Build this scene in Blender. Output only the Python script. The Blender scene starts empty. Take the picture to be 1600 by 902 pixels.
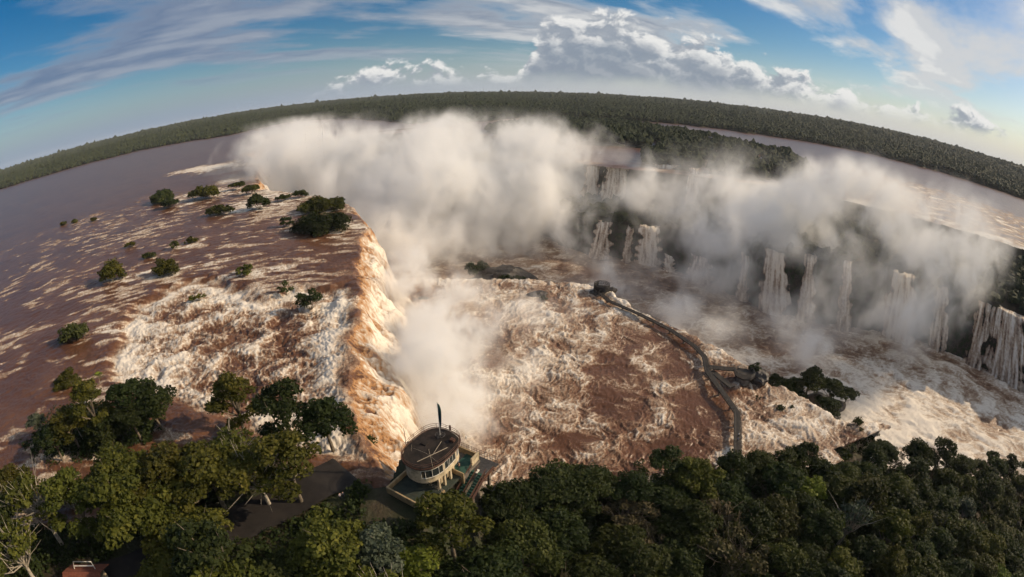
import bpy, bmesh, math, random
import numpy as np
from mathutils import Vector, Matrix, Euler

# ------------------------------------------------------------------ camera, sky, sun, exposure
SC = bpy.context.scene
COL = SC.collection
HC = 131.0                     # height of the drone above the water in the gorge, metres
FPX, PITCH = 755.0, 23.0       # fisheye scale (pixels per radian at 1600 px width) and downward pitch

cam_d = bpy.data.cameras.new('camera')
cam = bpy.data.objects.new('camera', cam_d)
COL.objects.link(cam)
cam.location = (0, 0, HC)
cam.rotation_euler = (math.radians(90 - PITCH), 0, 0)
cam_d.type = 'PANO'
cam_d.lens = 10.2
cam_d.sensor_width = 36
cam_d.clip_start, cam_d.clip_end = 0.5, 40000
for holder in (cam_d, getattr(cam_d, 'cycles', None)):
    if holder is not None and hasattr(holder, 'panorama_type'):
        holder.panorama_type = 'FISHEYE_LENS_POLYNOMIAL'
        holder.fisheye_fov = math.radians(200)
        holder.fisheye_polynomial_k0 = 0
        holder.fisheye_polynomial_k1 = -(1600 / 36) / FPX
        holder.fisheye_polynomial_k2 = 0
        holder.fisheye_polynomial_k3 = 0
        holder.fisheye_polynomial_k4 = 0
        break
SC.camera = cam

SUN_AZ, SUN_EL = 78.0, 27.0    # degrees right of the view direction, degrees above the horizon
SUN_DIR = Vector((math.sin(math.radians(SUN_AZ)) * math.cos(math.radians(SUN_EL)),
                  math.cos(math.radians(SUN_AZ)) * math.cos(math.radians(SUN_EL)),
                  math.sin(math.radians(SUN_EL))))
sun_d = bpy.data.lights.new('sun', 'SUN')
sun_d.energy = 4.8
sun_d.angle = math.radians(0.5)
sun_d.color = (1.0, 0.80, 0.56)
sun = bpy.data.objects.new('sun', sun_d)
COL.objects.link(sun)
sun.rotation_euler = SUN_DIR.to_track_quat('Z', 'Y').to_euler()
sun.location = (300, 0, 400)

SC.view_settings.view_transform = 'Standard'
SC.view_settings.look = 'None'
SC.view_settings.gamma = 1
SC.view_settings.exposure = 0.0
SC.render.engine = 'CYCLES'
CY = SC.cycles
CY.use_denoising = True
CY.max_bounces = 10
CY.diffuse_bounces = 3
CY.glossy_bounces = 2
CY.transmission_bounces = 4
CY.volume_bounces = 6
CY.transparent_max_bounces = 96
CY.volume_step_rate = 2.0
CY.volume_max_steps = 256
CY.use_adaptive_sampling = True
CY.adaptive_threshold = 0.03
CY.sample_clamp_indirect = 4


class NT:
    """small helper to write node trees as expressions"""
    def __init__(self, tree):
        self.t = tree
        self.n = tree.nodes
        self.l = tree.links

    def new(self, kind, **kw):
        nd = self.n.new(kind)
        for k, v in kw.items():
            setattr(nd, k, v)
        return nd

    def put(self, sock, v):
        if isinstance(v, bpy.types.NodeSocket):
            self.l.new(v, sock)
        elif v is not None:
            if hasattr(sock.default_value, '__len__') and not hasattr(v, '__len__'):
                sock.default_value = [v] * len(sock.default_value)
            elif hasattr(sock.default_value, '__len__') and len(sock.default_value) == 4 and len(v) == 3:
                sock.default_value = (*v, 1)
            else:
                sock.default_value = v

    def m(self, op, a, b=None, c=None, clamp=False):
        nd = self.new('ShaderNodeMath', operation=op, use_clamp=clamp)
        self.put(nd.inputs[0], a)
        if b is not None: self.put(nd.inputs[1], b)
        if c is not None: self.put(nd.inputs[2], c)
        return nd.outputs[0]

    def add(self, a, b): return self.m('ADD', a, b)
    def sub(self, a, b): return self.m('SUBTRACT', a, b)
    def mul(self, a, b): return self.m('MULTIPLY', a, b)

    def v(self, op, a, b=None, s=None):
        nd = self.new('ShaderNodeVectorMath', operation=op)
        self.put(nd.inputs[0], a)
        if b is not None: self.put(nd.inputs[1], b)
        if s is not None: self.put(nd.inputs[3], s)
        return nd.outputs['Value'] if op in ('DOT_PRODUCT', 'LENGTH', 'DISTANCE') else nd.outputs[0]

    def ss(self, x, lo, hi, a=0.0, b=1.0):
        nd = self.new('ShaderNodeMapRange', interpolation_type='SMOOTHSTEP')
        self.put(nd.inputs[0], x)
        for i, q in enumerate((lo, hi, a, b)): self.put(nd.inputs[1 + i], q)
        return nd.outputs[0]

    def lin(self, x, lo, hi, a=0.0, b=1.0):
        nd = self.new('ShaderNodeMapRange')
        self.put(nd.inputs[0], x)
        for i, q in enumerate((lo, hi, a, b)): self.put(nd.inputs[1 + i], q)
        return nd.outputs[0]

    def noise(self, vec, scale, detail=4, rough=0.55, dist=0.0, out='Fac', lac=2.0):
        nd = self.new('ShaderNodeTexNoise')
        self.put(nd.inputs['Vector'], vec)
        for k, q in (('Scale', scale), ('Detail', detail), ('Roughness', rough), ('Distortion', dist), ('Lacunarity', lac)):
            self.put(nd.inputs[k], q)
        return nd.outputs[out]

    def mix(self, f, a, b):
        nd = self.new('ShaderNodeMix', data_type='RGBA')
        self.put(nd.inputs[0], f)
        self.put(nd.inputs[6], a)
        self.put(nd.inputs[7], b)
        return nd.outputs[2]

    def ramp(self, x, stops):
        nd = self.new('ShaderNodeValToRGB')
        self.put(nd.inputs[0], x)
        el = nd.color_ramp.elements
        while len(el) < len(stops): el.new(0.5)
        for e, (p, c) in zip(el, stops):
            e.position = p
            e.color = (*c, 1)
        return nd.outputs[0]

    def xyz(self, vec):
        nd = self.new('ShaderNodeSeparateXYZ')
        self.put(nd.inputs[0], vec)
        return nd.outputs

    def comb(self, x, y, z):
        nd = self.new('ShaderNodeCombineXYZ')
        for i, q in enumerate((x, y, z)): self.put(nd.inputs[i], q)
        return nd.outputs[0]

    def attr(self, name, out='Fac'):
        nd = self.new('ShaderNodeAttribute', attribute_name=name)
        return nd.outputs[out]


# ------------------------------------------------------------------ world: Nishita sky with cloud layers
W = bpy.data.worlds.new('World')
SC.world = W
W.use_nodes = True
W.node_tree.nodes.clear()
W.cycles.sampling_method = 'MANUAL'
W.cycles.sample_map_resolution = 512


def build_sky():
    q = NT(W.node_tree)
    out = q.new('ShaderNodeOutputWorld')
    bg = q.new('ShaderNodeBackground')
    sky = q.new('ShaderNodeTexSky', sky_type='NISHITA')
    sky.sun_disc = False
    sky.sun_elevation = math.radians(SUN_EL)
    sky.sun_rotation = math.radians(SUN_AZ)
    sky.altitude = 250
    sky.air_density, sky.dust_density, sky.ozone_density = 1.0, 0.7, 2.5
    d = q.v('NORMALIZE', q.new('ShaderNodeTexCoord').outputs['Generated'])
    x, y, z = q.xyz(d)
    el = q.mul(q.m('ARCSINE', z), 57.2958)
    az = q.mul(q.m('ARCTAN2', x, y), 57.2958)
    S = Vector((0.75, 0.25, 0.6)).normalized()

    # ---- flat layer clouds: broken bands on a plane overhead
    zz = q.m('MAXIMUM', z, 0.0)
    k = q.m('DIVIDE', 1.0, q.add(zz, 0.075))
    p = q.v('SCALE', q.comb(x, y, 0.0), s=k)
    rot = q.new('ShaderNodeVectorRotate', rotation_type='Z_AXIS')
    q.put(rot.inputs['Vector'], p)
    rot.inputs['Angle'].default_value = math.radians(-38)
    pr = q.v('MULTIPLY', rot.outputs[0], (0.60, 1.0, 1.0))
    pr = q.v('ADD', pr, (SKY_OFF[0], SKY_OFF[1], 0.0))

    def layer(off):
        pp = q.v('ADD', pr, off)
        return q.noise(pp, 0.70, 9, 0.56, 0.15)
    n0 = layer((0, 0, 0))
    n1 = layer((0.10, 0.22, 0.05))
    side = q.ss(az, -20, 25, 0.445, 0.462)
    cover = q.add(side, 0.0)
    left_band = q.mul(q.ss(el, 5.5, 9.0), q.ss(el, 22, 15))
    cover = q.sub(cover, q.mul(q.mul(left_band, q.ss(az, -5, -40)), 0.06))
    cover = q.sub(cover, q.mul(q.ss(az, 30, 50), q.mul(q.ss(el, 6, 12), 0.07)))
    m0 = q.ss(n0, cover, q.add(cover, 0.13))
    lit0 = q.ss(q.sub(n0, n1), -0.10, 0.11)
    thick = q.ss(n0, cover, q.add(cover, 0.22))
    lit0 = q.m('MAXIMUM', lit0, q.sub(1.0, q.mul(thick, 1.3)))
    lit0 = q.m('MAXIMUM', lit0, q.mul(q.ss(az, 15, 45), 0.75))
    c_dark = q.mix(q.ss(az, -50, 10), (1.15, 1.65, 2.65), (1.9, 2.3, 3.0))
    c_lite = (6.6, 6.5, 6.3)
    lit0 = q.mul(lit0, q.ss(az, -25, 20, 0.26, 1.0))
    col0 = q.mix(lit0, c_dark, c_lite)
    m0 = q.mul(m0, q.ss(el, 2.0, 7.0))
    m0 = q.mul(m0, 0.9)

    # ---- cumulus bank ahead and to the right
    top = q.add(q.add(q.ss(az, -1.0, 4.0, 1.0, 10.2), q.ss(az, 8.0, 30.0, 0.0, -3.4)),
                q.add(q.ss(az, 22.0, 44.0, 0.0, -2.8), q.ss(az, 42.0, 66.0, 0.0, -1.6)))
    top = q.add(top, q.mul(q.ss(az, -28, -14), q.mul(q.ss(az, 3, -3), 2.6)))
    top = q.sub(top, q.mul(q.ss(az, -20, -34), 4.0))
    base = q.add(2.2, q.ss(az, 25, 60, 0.0, 1.2))
    qv = q.v('MULTIPLY', d, (1.0, 1.0, 1.5))

    def cum(off):
        qq = q.v('ADD', qv, off)
        big = q.noise(qq, 7.5, 2, 0.5)
        bil = q.noise(qq, 17.0, 7, 0.60, 0.25)
        return q.add(q.mul(q.sub(big, 0.5), 9.0), q.mul(q.sub(bil, 0.5), 11.0)), bil
    f0, b0 = cum((0, 0, 0))
    f1, b1 = cum((0.010, 0.001, 0.016))
    hgt = q.sub(top, el)
    s0 = q.add(hgt, f0)
    mc = q.mul(q.ss(s0, 0.0, 1.5), q.ss(q.add(el, q.mul(f0, 0.25)), q.sub(base, 1.6), q.add(base, 0.9)))
    relief = q.ss(q.sub(f0, f1), -1.1, 1.5)
    hi = q.ss(s0, 6.5, 0.3)
    litc = q.m('MULTIPLY', q.add(q.mul(relief, 0.75), 0.25), q.add(q.mul(hi, 0.75), 0.25))
    litc = q.ss(litc, 0.05, 0.85)
    colc = q.mix(litc, (2.1, 2.5, 3.1), (7.0, 6.95, 6.8))

    # ---- pale haze along the horizon
    hz = q.m('POWER', q.ss(el, 9.5, -0.5), 1.7)
    hcol = q.mix(q.ss(az, -50, 45), (2.0, 2.75, 3.9), (5.2, 5.35, 5.4))
    c = sky.outputs[0]
    hs = q.new('ShaderNodeHueSaturation')
    hs.inputs['Saturation'].default_value = 1.5
    hs.inputs['Value'].default_value = 0.62
    q.put(hs.inputs['Color'], c)
    c = hs.outputs[0]
    c = q.mix(m0, c, col0)
    c = q.mix(q.mul(hz, 0.8), c, hcol)
    c = q.mix(q.mul(mc, 0.95), c, colc)
    c = q.mix(q.mul(q.ss(el, 3.2, 0.0), 0.65), c, hcol)
    q.put(bg.inputs['Color'], c)
    bg.inputs['Strength'].default_value = 0.12
    q.l.new(bg.outputs[0], out.inputs[0])


SKY_OFF = (3.1, 7.7)
build_sky()

# ------------------------------------------------------------------ numbers: pixel rays, noise, distances
_p = math.radians(PITCH)
FW = np.array([0, math.cos(_p), -math.sin(_p)])
UPV = np.array([0, math.sin(_p), math.cos(_p)])


def ground(px, py, z):
    """where the photograph's sight line through (px, py) meets the level z"""
    dx, dy = px - 800.0, 451.0 - py
    r = math.hypot(dx, dy) + 1e-9
    t = r / FPX
    d = math.cos(t) * FW + math.sin(t) * (dx / r * np.array([1.0, 0, 0]) + dy / r * UPV)
    k = (z - HC) / d[2]
    return np.array([d[0] * k, d[1] * k, z])


def gxy(pts, z):
    return np.array([ground(a, b, z)[:2] for a, b in pts])


_rng = np.random.default_rng(5)
_PM = _rng.permutation(4096).astype(np.int32)
_ga = _rng.uniform(0, 2 * np.pi, 4096)
_GX, _GY = np.cos(_ga).astype(np.float32), np.sin(_ga).astype(np.float32)
_g3 = _rng.normal(size=(4096, 3))
_g3 = (_g3 / np.linalg.norm(_g3, axis=1)[:, None]).astype(np.float32)


def perlin2(x, y, s=0):
    xi = np.floor(x).astype(np.int64)
    yi = np.floor(y).astype(np.int64)
    xf = (x - xi).astype(np.float32)
    yf = (y - yi).astype(np.float32)
    u = xf * xf * xf * (xf * (xf * 6 - 15) + 10)
    v = yf * yf * yf * (yf * (yf * 6 - 15) + 10)
    xi += s * 131
    a = _PM[xi & 4095]
    b = _PM[(xi + 1) & 4095]

    def g(h, dx, dy):
        i = _PM[h & 4095]
        return _GX[i] * dx + _GY[i] * dy
    n00 = g(a + yi, xf, yf)
    n10 = g(b + yi, xf - 1, yf)
    n01 = g(a + yi + 1, xf, yf - 1)
    n11 = g(b + yi + 1, xf - 1, yf - 1)
    n0 = n00 + u * (n10 - n00)
    n1 = n01 + u * (n11 - n01)
    return (n0 + v * (n1 - n0)) * 1.5


def perlin3(x, y, z, s=0):
    xi, yi, zi = (np.floor(q).astype(np.int64) for q in (x, y, z))
    xf, yf, zf = (x - xi).astype(np.float32), (y - yi).astype(np.float32), (z - zi).astype(np.float32)
    f = lambda t: t * t * t * (t * (t * 6 - 15) + 10)
    u, v, w = f(xf), f(yf), f(zf)
    xi += s * 131
    r = []
    for dz in (0, 1):
        for dy in (0, 1):
            for dx in (0, 1):
                h = _PM[(_PM[(_PM[(xi + dx) & 4095] + yi + dy) & 4095] + zi + dz) & 4095]
                gg = _g3[h]
                r.append(gg[..., 0] * (xf - dx) + gg[..., 1] * (yf - dy) + gg[..., 2] * (zf - dz))
    a = r[0] + u * (r[1] - r[0])
    b = r[2] + u * (r[3] - r[2])
    c = r[4] + u * (r[5] - r[4])
    d = r[6] + u * (r[7] - r[6])
    e = a + v * (b - a)
    g = c + v * (d - c)
    return (e + w * (g - e)) * 1.5


def fbm2(x, y, o=4, s=0, gain=0.5):
    r, a = 0, 1.0
    for i in range(o):
        r = r + a * perlin2(x * 2 ** i, y * 2 ** i, s + i)
        a *= gain
    return r


def fbm3(x, y, z, o=4, s=0, gain=0.5):
    r, a = 0, 1.0
    for i in range(o):
        r = r + a * perlin3(x * 2 ** i, y * 2 ** i, z * 2 ** i, s + i)
        a *= gain
    return r


def ridge(x, y, s=0):
    return 1 - 2 * np.abs(perlin2(x, y, s))


def crest(x, y, s=0):
    """thin bright filaments along the zero lines of a noise"""
    return np.clip(1 - 2.2 * np.abs(perlin2(x, y, s)), 0, 1) ** 3


def sstep(x, a, b):
    t = np.clip((x - a) / (b - a), 0, 1)
    return t * t * (3 - 2 * t)


def line_dist(x, y, pts):
    """distance to a polyline, length along it, and the side (+ = left of the direction of travel)"""
    best = np.full(x.shape, 1e12)
    tt = np.zeros(x.shape)
    side = np.zeros(x.shape)
    acc = 0.0
    for (x0, y0), (x1, y1) in zip(pts[:-1], pts[1:]):
        dx, dy = x1 - x0, y1 - y0
        L2 = dx * dx + dy * dy
        t = np.clip(((x - x0) * dx + (y - y0) * dy) / L2, 0, 1)
        qx, qy = x - x0 - t * dx, y - y0 - t * dy
        d = qx * qx + qy * qy
        c = dx * (y - y0) - dy * (x - x0)
        m = d < best
        best = np.where(m, d, best)
        tt = np.where(m, acc + t * math.sqrt(L2), tt)
        side = np.where(m, np.sign(c), side)
        acc += math.sqrt(L2)
    return np.sqrt(best), tt, side


def inside(x, y, poly):
    r = np.zeros(x.shape, bool)
    n = len(poly)
    for i in range(n):
        x0, y0 = poly[i]
        x1, y1 = poly[(i + 1) % n]
        if y0 == y1:
            continue
        c = (y0 > y) != (y1 > y)
        r ^= c & (x < (x1 - x0) * (y - y0) / (y1 - y0) + x0)
    return r


def poly_sd(x, y, poly):
    """signed distance, positive inside"""
    d, _, _ = line_dist(x, y, list(poly) + [poly[0]])
    return np.where(inside(x, y, poly), d, -d)


def smooth_line(pts, n=8):
    """Catmull-Rom through the points"""
    P = np.array(pts, float)
    P = np.vstack([2 * P[0] - P[1], P, 2 * P[-1] - P[-2]])
    o = []
    for i in range(1, len(P) - 2):
        for t in np.linspace(0, 1, n, endpoint=False):
            o.append(0.5 * (2 * P[i] + (P[i + 1] - P[i - 1]) * t + (2 * P[i - 1] - 5 * P[i] + 4 * P[i + 1] - P[i + 2]) * t * t
                            + (-P[i - 1] + 3 * P[i] - 3 * P[i + 1] + P[i + 2]) * t ** 3))
    o.append(P[-2])
    return np.array(o)


# ------------------------------------------------------------------ objects: linking, tagging, copying
def link(name, mesh, mats=(), parent=None):
    o = bpy.data.objects.new(name, mesh)
    COL.objects.link(o)
    for m in (mats if isinstance(mats, (list, tuple)) else [mats]):
        if m is not None and m.name not in [q.name for q in mesh.materials if q]:
            mesh.materials.append(m)
    if parent is not None:
        o.parent = parent
    return o


def tag(o, label=None, cat=None, group=None, kind=None):
    for k, v in (('label', label), ('category', cat), ('group', group), ('kind', kind)):
        if v: o[k] = v
    return o


def root(name, loc, rz=0.0, label=None, cat=None, group=None):
    o = bpy.data.objects.new(name, None)
    COL.objects.link(o)
    o.empty_display_size = 0.5
    o.location = loc
    o.rotation_euler = (0, 0, rz)
    return tag(o, label, cat, group)


def copy_thing(o, parent=None):
    c = o.copy()
    COL.objects.link(c)
    c.parent = parent
    for ch in list(o.children):
        copy_thing(ch, c)
    return c


def grid_mesh(name, X, Y, Z, keep=None, attrs=None, smooth=True):
    """a mesh from 2D arrays of points; keep masks the faces; attrs are float point attributes"""
    n, m = X.shape
    idx = np.arange(n * m).reshape(n, m)
    f = np.stack([idx[:-1, :-1], idx[:-1, 1:], idx[1:, 1:], idx[1:, :-1]], -1).reshape(-1, 4)
    if keep is not None:
        f = f[keep.reshape(-1)]
    co = np.stack([X, Y, Z], -1).reshape(-1, 3).astype(np.float32)
    used = np.zeros(n * m, bool)
    used[f.reshape(-1)] = True
    remap = np.cumsum(used) - 1
    f = remap[f]
    return raw_mesh(name, co[used], f, {k: a.reshape(-1)[used] for k, a in (attrs or {}).items()}, smooth)


def raw_mesh(name, co, faces, attrs=None, smooth=False, face_attrs=None):
    faces = np.asarray(faces, np.int32)
    k = faces.shape[1]
    me = bpy.data.meshes.new(name)
    me.vertices.add(len(co))
    me.vertices.foreach_set('co', np.asarray(co, np.float32).reshape(-1))
    me.loops.add(faces.size)
    me.loops.foreach_set('vertex_index', faces.reshape(-1))
    me.polygons.add(len(faces))
    me.polygons.foreach_set('loop_start', np.arange(0, faces.size, k, dtype=np.int32))
    me.polygons.foreach_set('loop_total', np.full(len(faces), k, np.int32))
    me.polygons.foreach_set('use_smooth', np.full(len(faces), smooth, bool))
    for nm, a in (attrs or {}).items():
        at = me.attributes.new(nm, 'FLOAT', 'POINT')
        at.data.foreach_set('value', np.asarray(a, np.float32).reshape(-1))
    for nm, a in (face_attrs or {}).items():
        at = me.attributes.new(nm, 'FLOAT', 'FACE')
        at.data.foreach_set('value', np.asarray(a, np.float32).reshape(-1))
    me.update(calc_edges=True)
    return me


def material(name):
    m = bpy.data.materials.new(name)
    m.use_nodes = True
    m.node_tree.nodes.clear()
    q = NT(m.node_tree)
    out = q.new('ShaderNodeOutputMaterial')
    return m, q, out


def bsdf(q, out, col, rough=0.7, spec=0.4, normal=None, metal=0.0):
    b = q.new('ShaderNodeBsdfPrincipled')
    q.put(b.inputs['Base Color'], col)
    q.put(b.inputs['Roughness'], rough)
    q.put(b.inputs['Specular IOR Level'], spec)
    q.put(b.inputs['Metallic'], metal)
    if normal is not None: q.put(b.inputs['Normal'], normal)
    q.l.new(b.outputs[0], out.inputs[0])
    return b


def bump(q, h, strength=0.5, dist=0.1):
    nd = q.new('ShaderNodeBump')
    nd.inputs['Strength'].default_value = strength
    nd.inputs['Distance'].default_value = dist
    q.put(nd.inputs['Height'], h)
    return nd.outputs[0]


def plain(name, col, rough=0.7, spec=0.3, var=0.25, scale=1.5, metal=0.0, dirt=None):
    """painted or mineral surface with uneven tone and a little grime"""
    m, q, out = material(name)
    P = q.new('ShaderNodeNewGeometry').outputs['Position']
    n = q.noise(P, scale, 6, 0.6)
    n2 = q.noise(P, scale * 6, 3, 0.6)
    a = tuple(c * (1 - var) for c in col)
    b = tuple(min(1, c * (1 + var)) for c in col)
    c = q.mix(q.ss(n, 0.3, 0.7), a, b)
    if dirt is not None:
        c = q.mix(q.mul(q.ss(q.noise(P, scale * 0.7, 7, 0.65), 0.5, 0.68), 0.7), c, dirt)
    bsdf(q, out, c, q.add(q.mul(n2, 0.2), rough - 0.1), spec, bump(q, n2, 0.25, 0.02), metal)
    return m
# ------------------------------------------------------------------ the lie of the land
U, M = 68.0, 40.0              # level of the upper river, of the middle shelf (the gorge water is 0)
CREST = np.vstack([[(-13.0, 44.0)], gxy([(596, 728), (566, 670), (547, 600), (549, 540), (551, 480), (553, 440), (560, 400), (557, 356), (543, 323), (512, 312), (480, 305), (440, 299), (402, 296)], U),
                   [(-236, 400), (-262, 445), (-300, 520), (-345, 590), (-419, 694), (-420, 790), (-330, 850)]])
CREST = smooth_line(CREST, 5)
RIM_FAR = [(-200, 870), (-80, 810), (15, 660), (46, 520), (72, 448), (107, 428), (143, 417), (200, 395), (270, 360), (340, 310), (410, 260), (480, 200), (600, 120), (800, 0)]
LOW = np.vstack([CREST, RIM_FAR, [(800, -400), (200, -300), (60, 30), (10, 60)]])
GORGE = np.array([(260, 60), (230, 82), (195, 97), (150, 100), (126, 99), (112, 106), (104, 120), (93, 131), (82, 152), (68, 172), (54, 190), (43, 213), (12, 224), (-30, 226), (-55, 228),
                  (-75, 255), (-88, 285), (-140, 335), (-200, 372), (-245, 440), (-320, 570), (-400, 700), (-385, 785), (-250, 820), (-90, 780), (-15, 640), (15, 500), (36, 420),
                  (55, 388), (82, 372), (114, 357), (146, 318), (178, 266), (225, 240), (271, 225), (300, 190), (327, 158), (420, 80), (700, -80), (700, -400), (420, -200), (320, 0)], float)
GORGE = np.vstack([GORGE[:16], smooth_line(GORGE[16:34], 5), GORGE[34:]])          # the far wall has no sharp corners
SHELF = np.array([(-36, 76), (-5, 76), (10, 80), (30, 84), (62, 90), (95, 90), (126, 97), (112, 106), (104, 120), (93, 131), (82, 152), (68, 172), (54, 190), (43, 213), (12, 224), (-30, 226), (-62, 224), (-90, 222), (-60, 140)], float)
SHORE = gxy([(-60, 880), (0, 838), (60, 828), (150, 818), (230, 785), (300, 748), (400, 730), (470, 722), (560, 738), (592, 745)], 69)
FORE = np.vstack([SHORE, [(-22.5, 72.5), (-16, 73), (-5, 78), (10, 83), (30, 87), (62, 93), (95, 92), (126, 98), (150, 99), (195, 95), (235, 82), (262, 58), (330, 10), (500, -120), (300, -320), (-240, -260), (-190, -20)]])
ISLE_PX = [(28, 690), (80, 640), (150, 626), (230, 640), (272, 655), (250, 690), (190, 705), (150, 722), (90, 735), (40, 722)]
ISLE = gxy(ISLE_PX, 69)


def far_bank(az):
    a = np.degrees(az)
    r = np.interp(a, [-115, -60, -52, -45, -33, -26, -21, -17, -12, -5, 0, 5, 15, 30, 45, 60, 80, 115],
                  [2000, 1950, 1845, 1900, 1640, 2050, 1900, 1500, 1120, 1080, 1250, 1400, 1368, 1386, 1431, 1336, 1300, 1300])
    return r + 45 * perlin2(a * 0.35, a * 0 + 0.3, 3) + 22 * perlin2(a * 1.3, a * 0 + 0.7, 4)


def near_bank(az):
    a = np.degrees(az)
    r = np.interp(a, [-6, -2, 3, 5, 10, 15, 20, 25, 30, 33, 36, 40], [560, 900, 1130, 1180, 1200, 1150, 1010, 900, 830, 780, 500, 300])
    return r + 40 * perlin2(a * 0.6, a * 0 + 1.3, 5) + 16 * perlin2(a * 2.1, a * 0 + 1.7, 6)


def land_far(x, y):
    """forested land at the upper level: 1 on the far banks, 2 on the islands at the head of the far falls"""
    az = np.arctan2(x, y)
    R = np.hypot(x, y)
    a = np.degrees(az)
    o = np.zeros(x.shape, np.int8)
    o[R > far_bank(az)] = 1
    sd = poly_sd(x, y, LOW)
    isl = (a > -5) & (a < 39) & (R < near_bank(az)) & (sd < -14 - 9 * perlin2(x / 40, y / 40, 8)) & (y > 200)
    # channels that feed the upper falls run between the islands
    ch = np.abs(perlin2(a / 7.5 + R / 900, R / 420 + 0.2, 11)) < 0.09
    fed = (R < 620) & (a > 7) & (a < 15.5)
    isl &= ~(ch & (R < 900)) & ~fed
    o[isl & (o == 0)] = 2
    return o


def terrain(x, y):
    R = np.hypot(x, y)
    az = np.arctan2(x, y)
    a = np.degrees(az)
    nz = fbm2(x / 38, y / 38, 4, 20)
    wob = 5 * perlin2(x / 23, y / 23, 22) + 2.2 * perlin2(x / 8, y / 8, 23) + 1.0 * perlin2(x / 3.1, y / 3.1, 29)
    sdl = poly_sd(x, y, LOW) + wob * sstep(R, 200, 300) * 0.8
    sdg = poly_sd(x, y, GORGE) + wob * 0.8
    # gorge floor and the wooded ledge that stands over it
    ledge = 27 + 14 * sstep(a, 20, 38) + np.clip(-sdg, 0, 120) * 0.10 + 4.5 * nz
    z = -4 + (ledge + 4) * sstep(-sdg, -1.0, 9.0) ** 0.8
    z = np.where(R < 300, -4, z)
    shelf = inside(x, y, SHELF)
    z = np.where(shelf, M - 4 - 0.16 * np.clip(x - 60, 0, 80), z)
    z = np.where((x < -55) & (sdg < 0) & ~shelf, -4, z)
    z = np.where((np.abs(x) < 110) & (y < 230) & (sdg < 0) & ~shelf & (x > -55), M - 3, z)
    # upper level
    up = np.full(x.shape, U - 2.5)
    rise = np.clip(R - far_bank(az), 0, None)
    lm = rise > 0
    hill = 5 + 24 * sstep(rise, 0, 700) + 26 * sstep(rise, 600, 2600) + 8 * fbm2(x / 900, y / 900, 3, 31)
    hill = hill + sstep(a, 22, 50) * (30 * sstep(rise, 700, 1900) * (1 - 0.2 * sstep(a, 75, 100))) + 14 * sstep(rise, 2200, 5200)
    hill = hill - 20 * sstep(np.abs(a), 28, 60) * sstep(rise, 300, 2200)
    up = np.where(lm, U + sstep(rise, 0, 14) * hill, up)
    isl = land_far(x, y) == 2
    up = np.where(isl, U + 2.2 + 2.5 * nz, up)
    z = np.where(sdl > 0, z, z + (np.where(lm | isl, up, U - 2.5) - z) * sstep(-sdl, 0, 5))
    strata = sstep(-sdg, 0.0, 9.0) * sstep(-sdg, 16.0, 8.0) + sstep(-sdl, -1, 2) * sstep(-sdl, 8, 4)
    z = z + strata * (2.6 * perlin2(x / 5.5, y / 5.5, 26) + 1.6 * perlin2(x / 2.3, y / 2.3, 27)) * sstep(R, 300, 320) * (sdl > -9) * ~shelf
    # foreground hill
    sdf = poly_sd(x, y, FORE)
    fz = np.interp(x, [-200, -60, -38, -15, -3, 20, 60, 120, 200, 300], [71.5, 71, 70.3, 69.6, 57, 47, 41, 29, 8, 5]) + 1.2 * nz
    fz = fz + 10 * sstep(y, 30, -60)
    z = np.where(sdf > 0, z + (fz - z) * sstep(sdf, 0, np.where(x > -16, 11.0, 2.5)), z)
    # wooded river island near the left edge of the rapids
    sdi = poly_sd(x, y, ISLE) + 2.5 * perlin2(x / 9, y / 9, 25)
    z = np.where(sdi > -3, np.maximum(z, U - 1.5 + 3.2 * sstep(sdi, -3, 5)), z)
    return z


def build_terrain():
    m, q, out = material('forest_floor')
    geo = q.new('ShaderNodeNewGeometry')
    P = geo.outputs['Position']
    nz = q.xyz(geo.outputs['Normal'])[2]
    n = q.noise(P, 0.06, 8, 0.62)
    n2 = q.noise(P, 0.9, 5, 0.6)
    soil = q.mix(q.ss(n, 0.35, 0.65), (0.030, 0.038, 0.016), (0.050, 0.036, 0.022))
    rock = q.mix(q.ss(n2, 0.3, 0.7), (0.020, 0.017, 0.014), (0.075, 0.058, 0.046))
    moss = q.mix(q.ss(q.noise(P, 0.25, 6, 0.6), 0.45, 0.6), rock, (0.022, 0.034, 0.012))
    c = q.mix(q.ss(nz, 0.55, 0.82), moss, soil)
    bsdf(q, out, c, 0.85, 0.25, bump(q, n2, 0.8, 0.6))
    az = np.radians(np.linspace(-112, 112, 760))
    R = [12.0]
    while R[-1] < 9500:
        r = R[-1]
        R.append(r + (1.6 if r < 200 else 1.9 if r < 470 else 0.011 * r))
    R = np.array(R)
    A, RR = np.meshgrid(az, R)
    X, Y = RR * np.sin(A), RR * np.cos(A)
    Z = np.empty(X.shape)
    for i in range(0, len(R), 60):
        Z[i:i + 60] = terrain(X[i:i + 60], Y[i:i + 60])
    Z[-1] -= 60
    tag(link('terrain', grid_mesh('terrain', X, Y, Z), m), kind='structure')


build_terrain()


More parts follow.
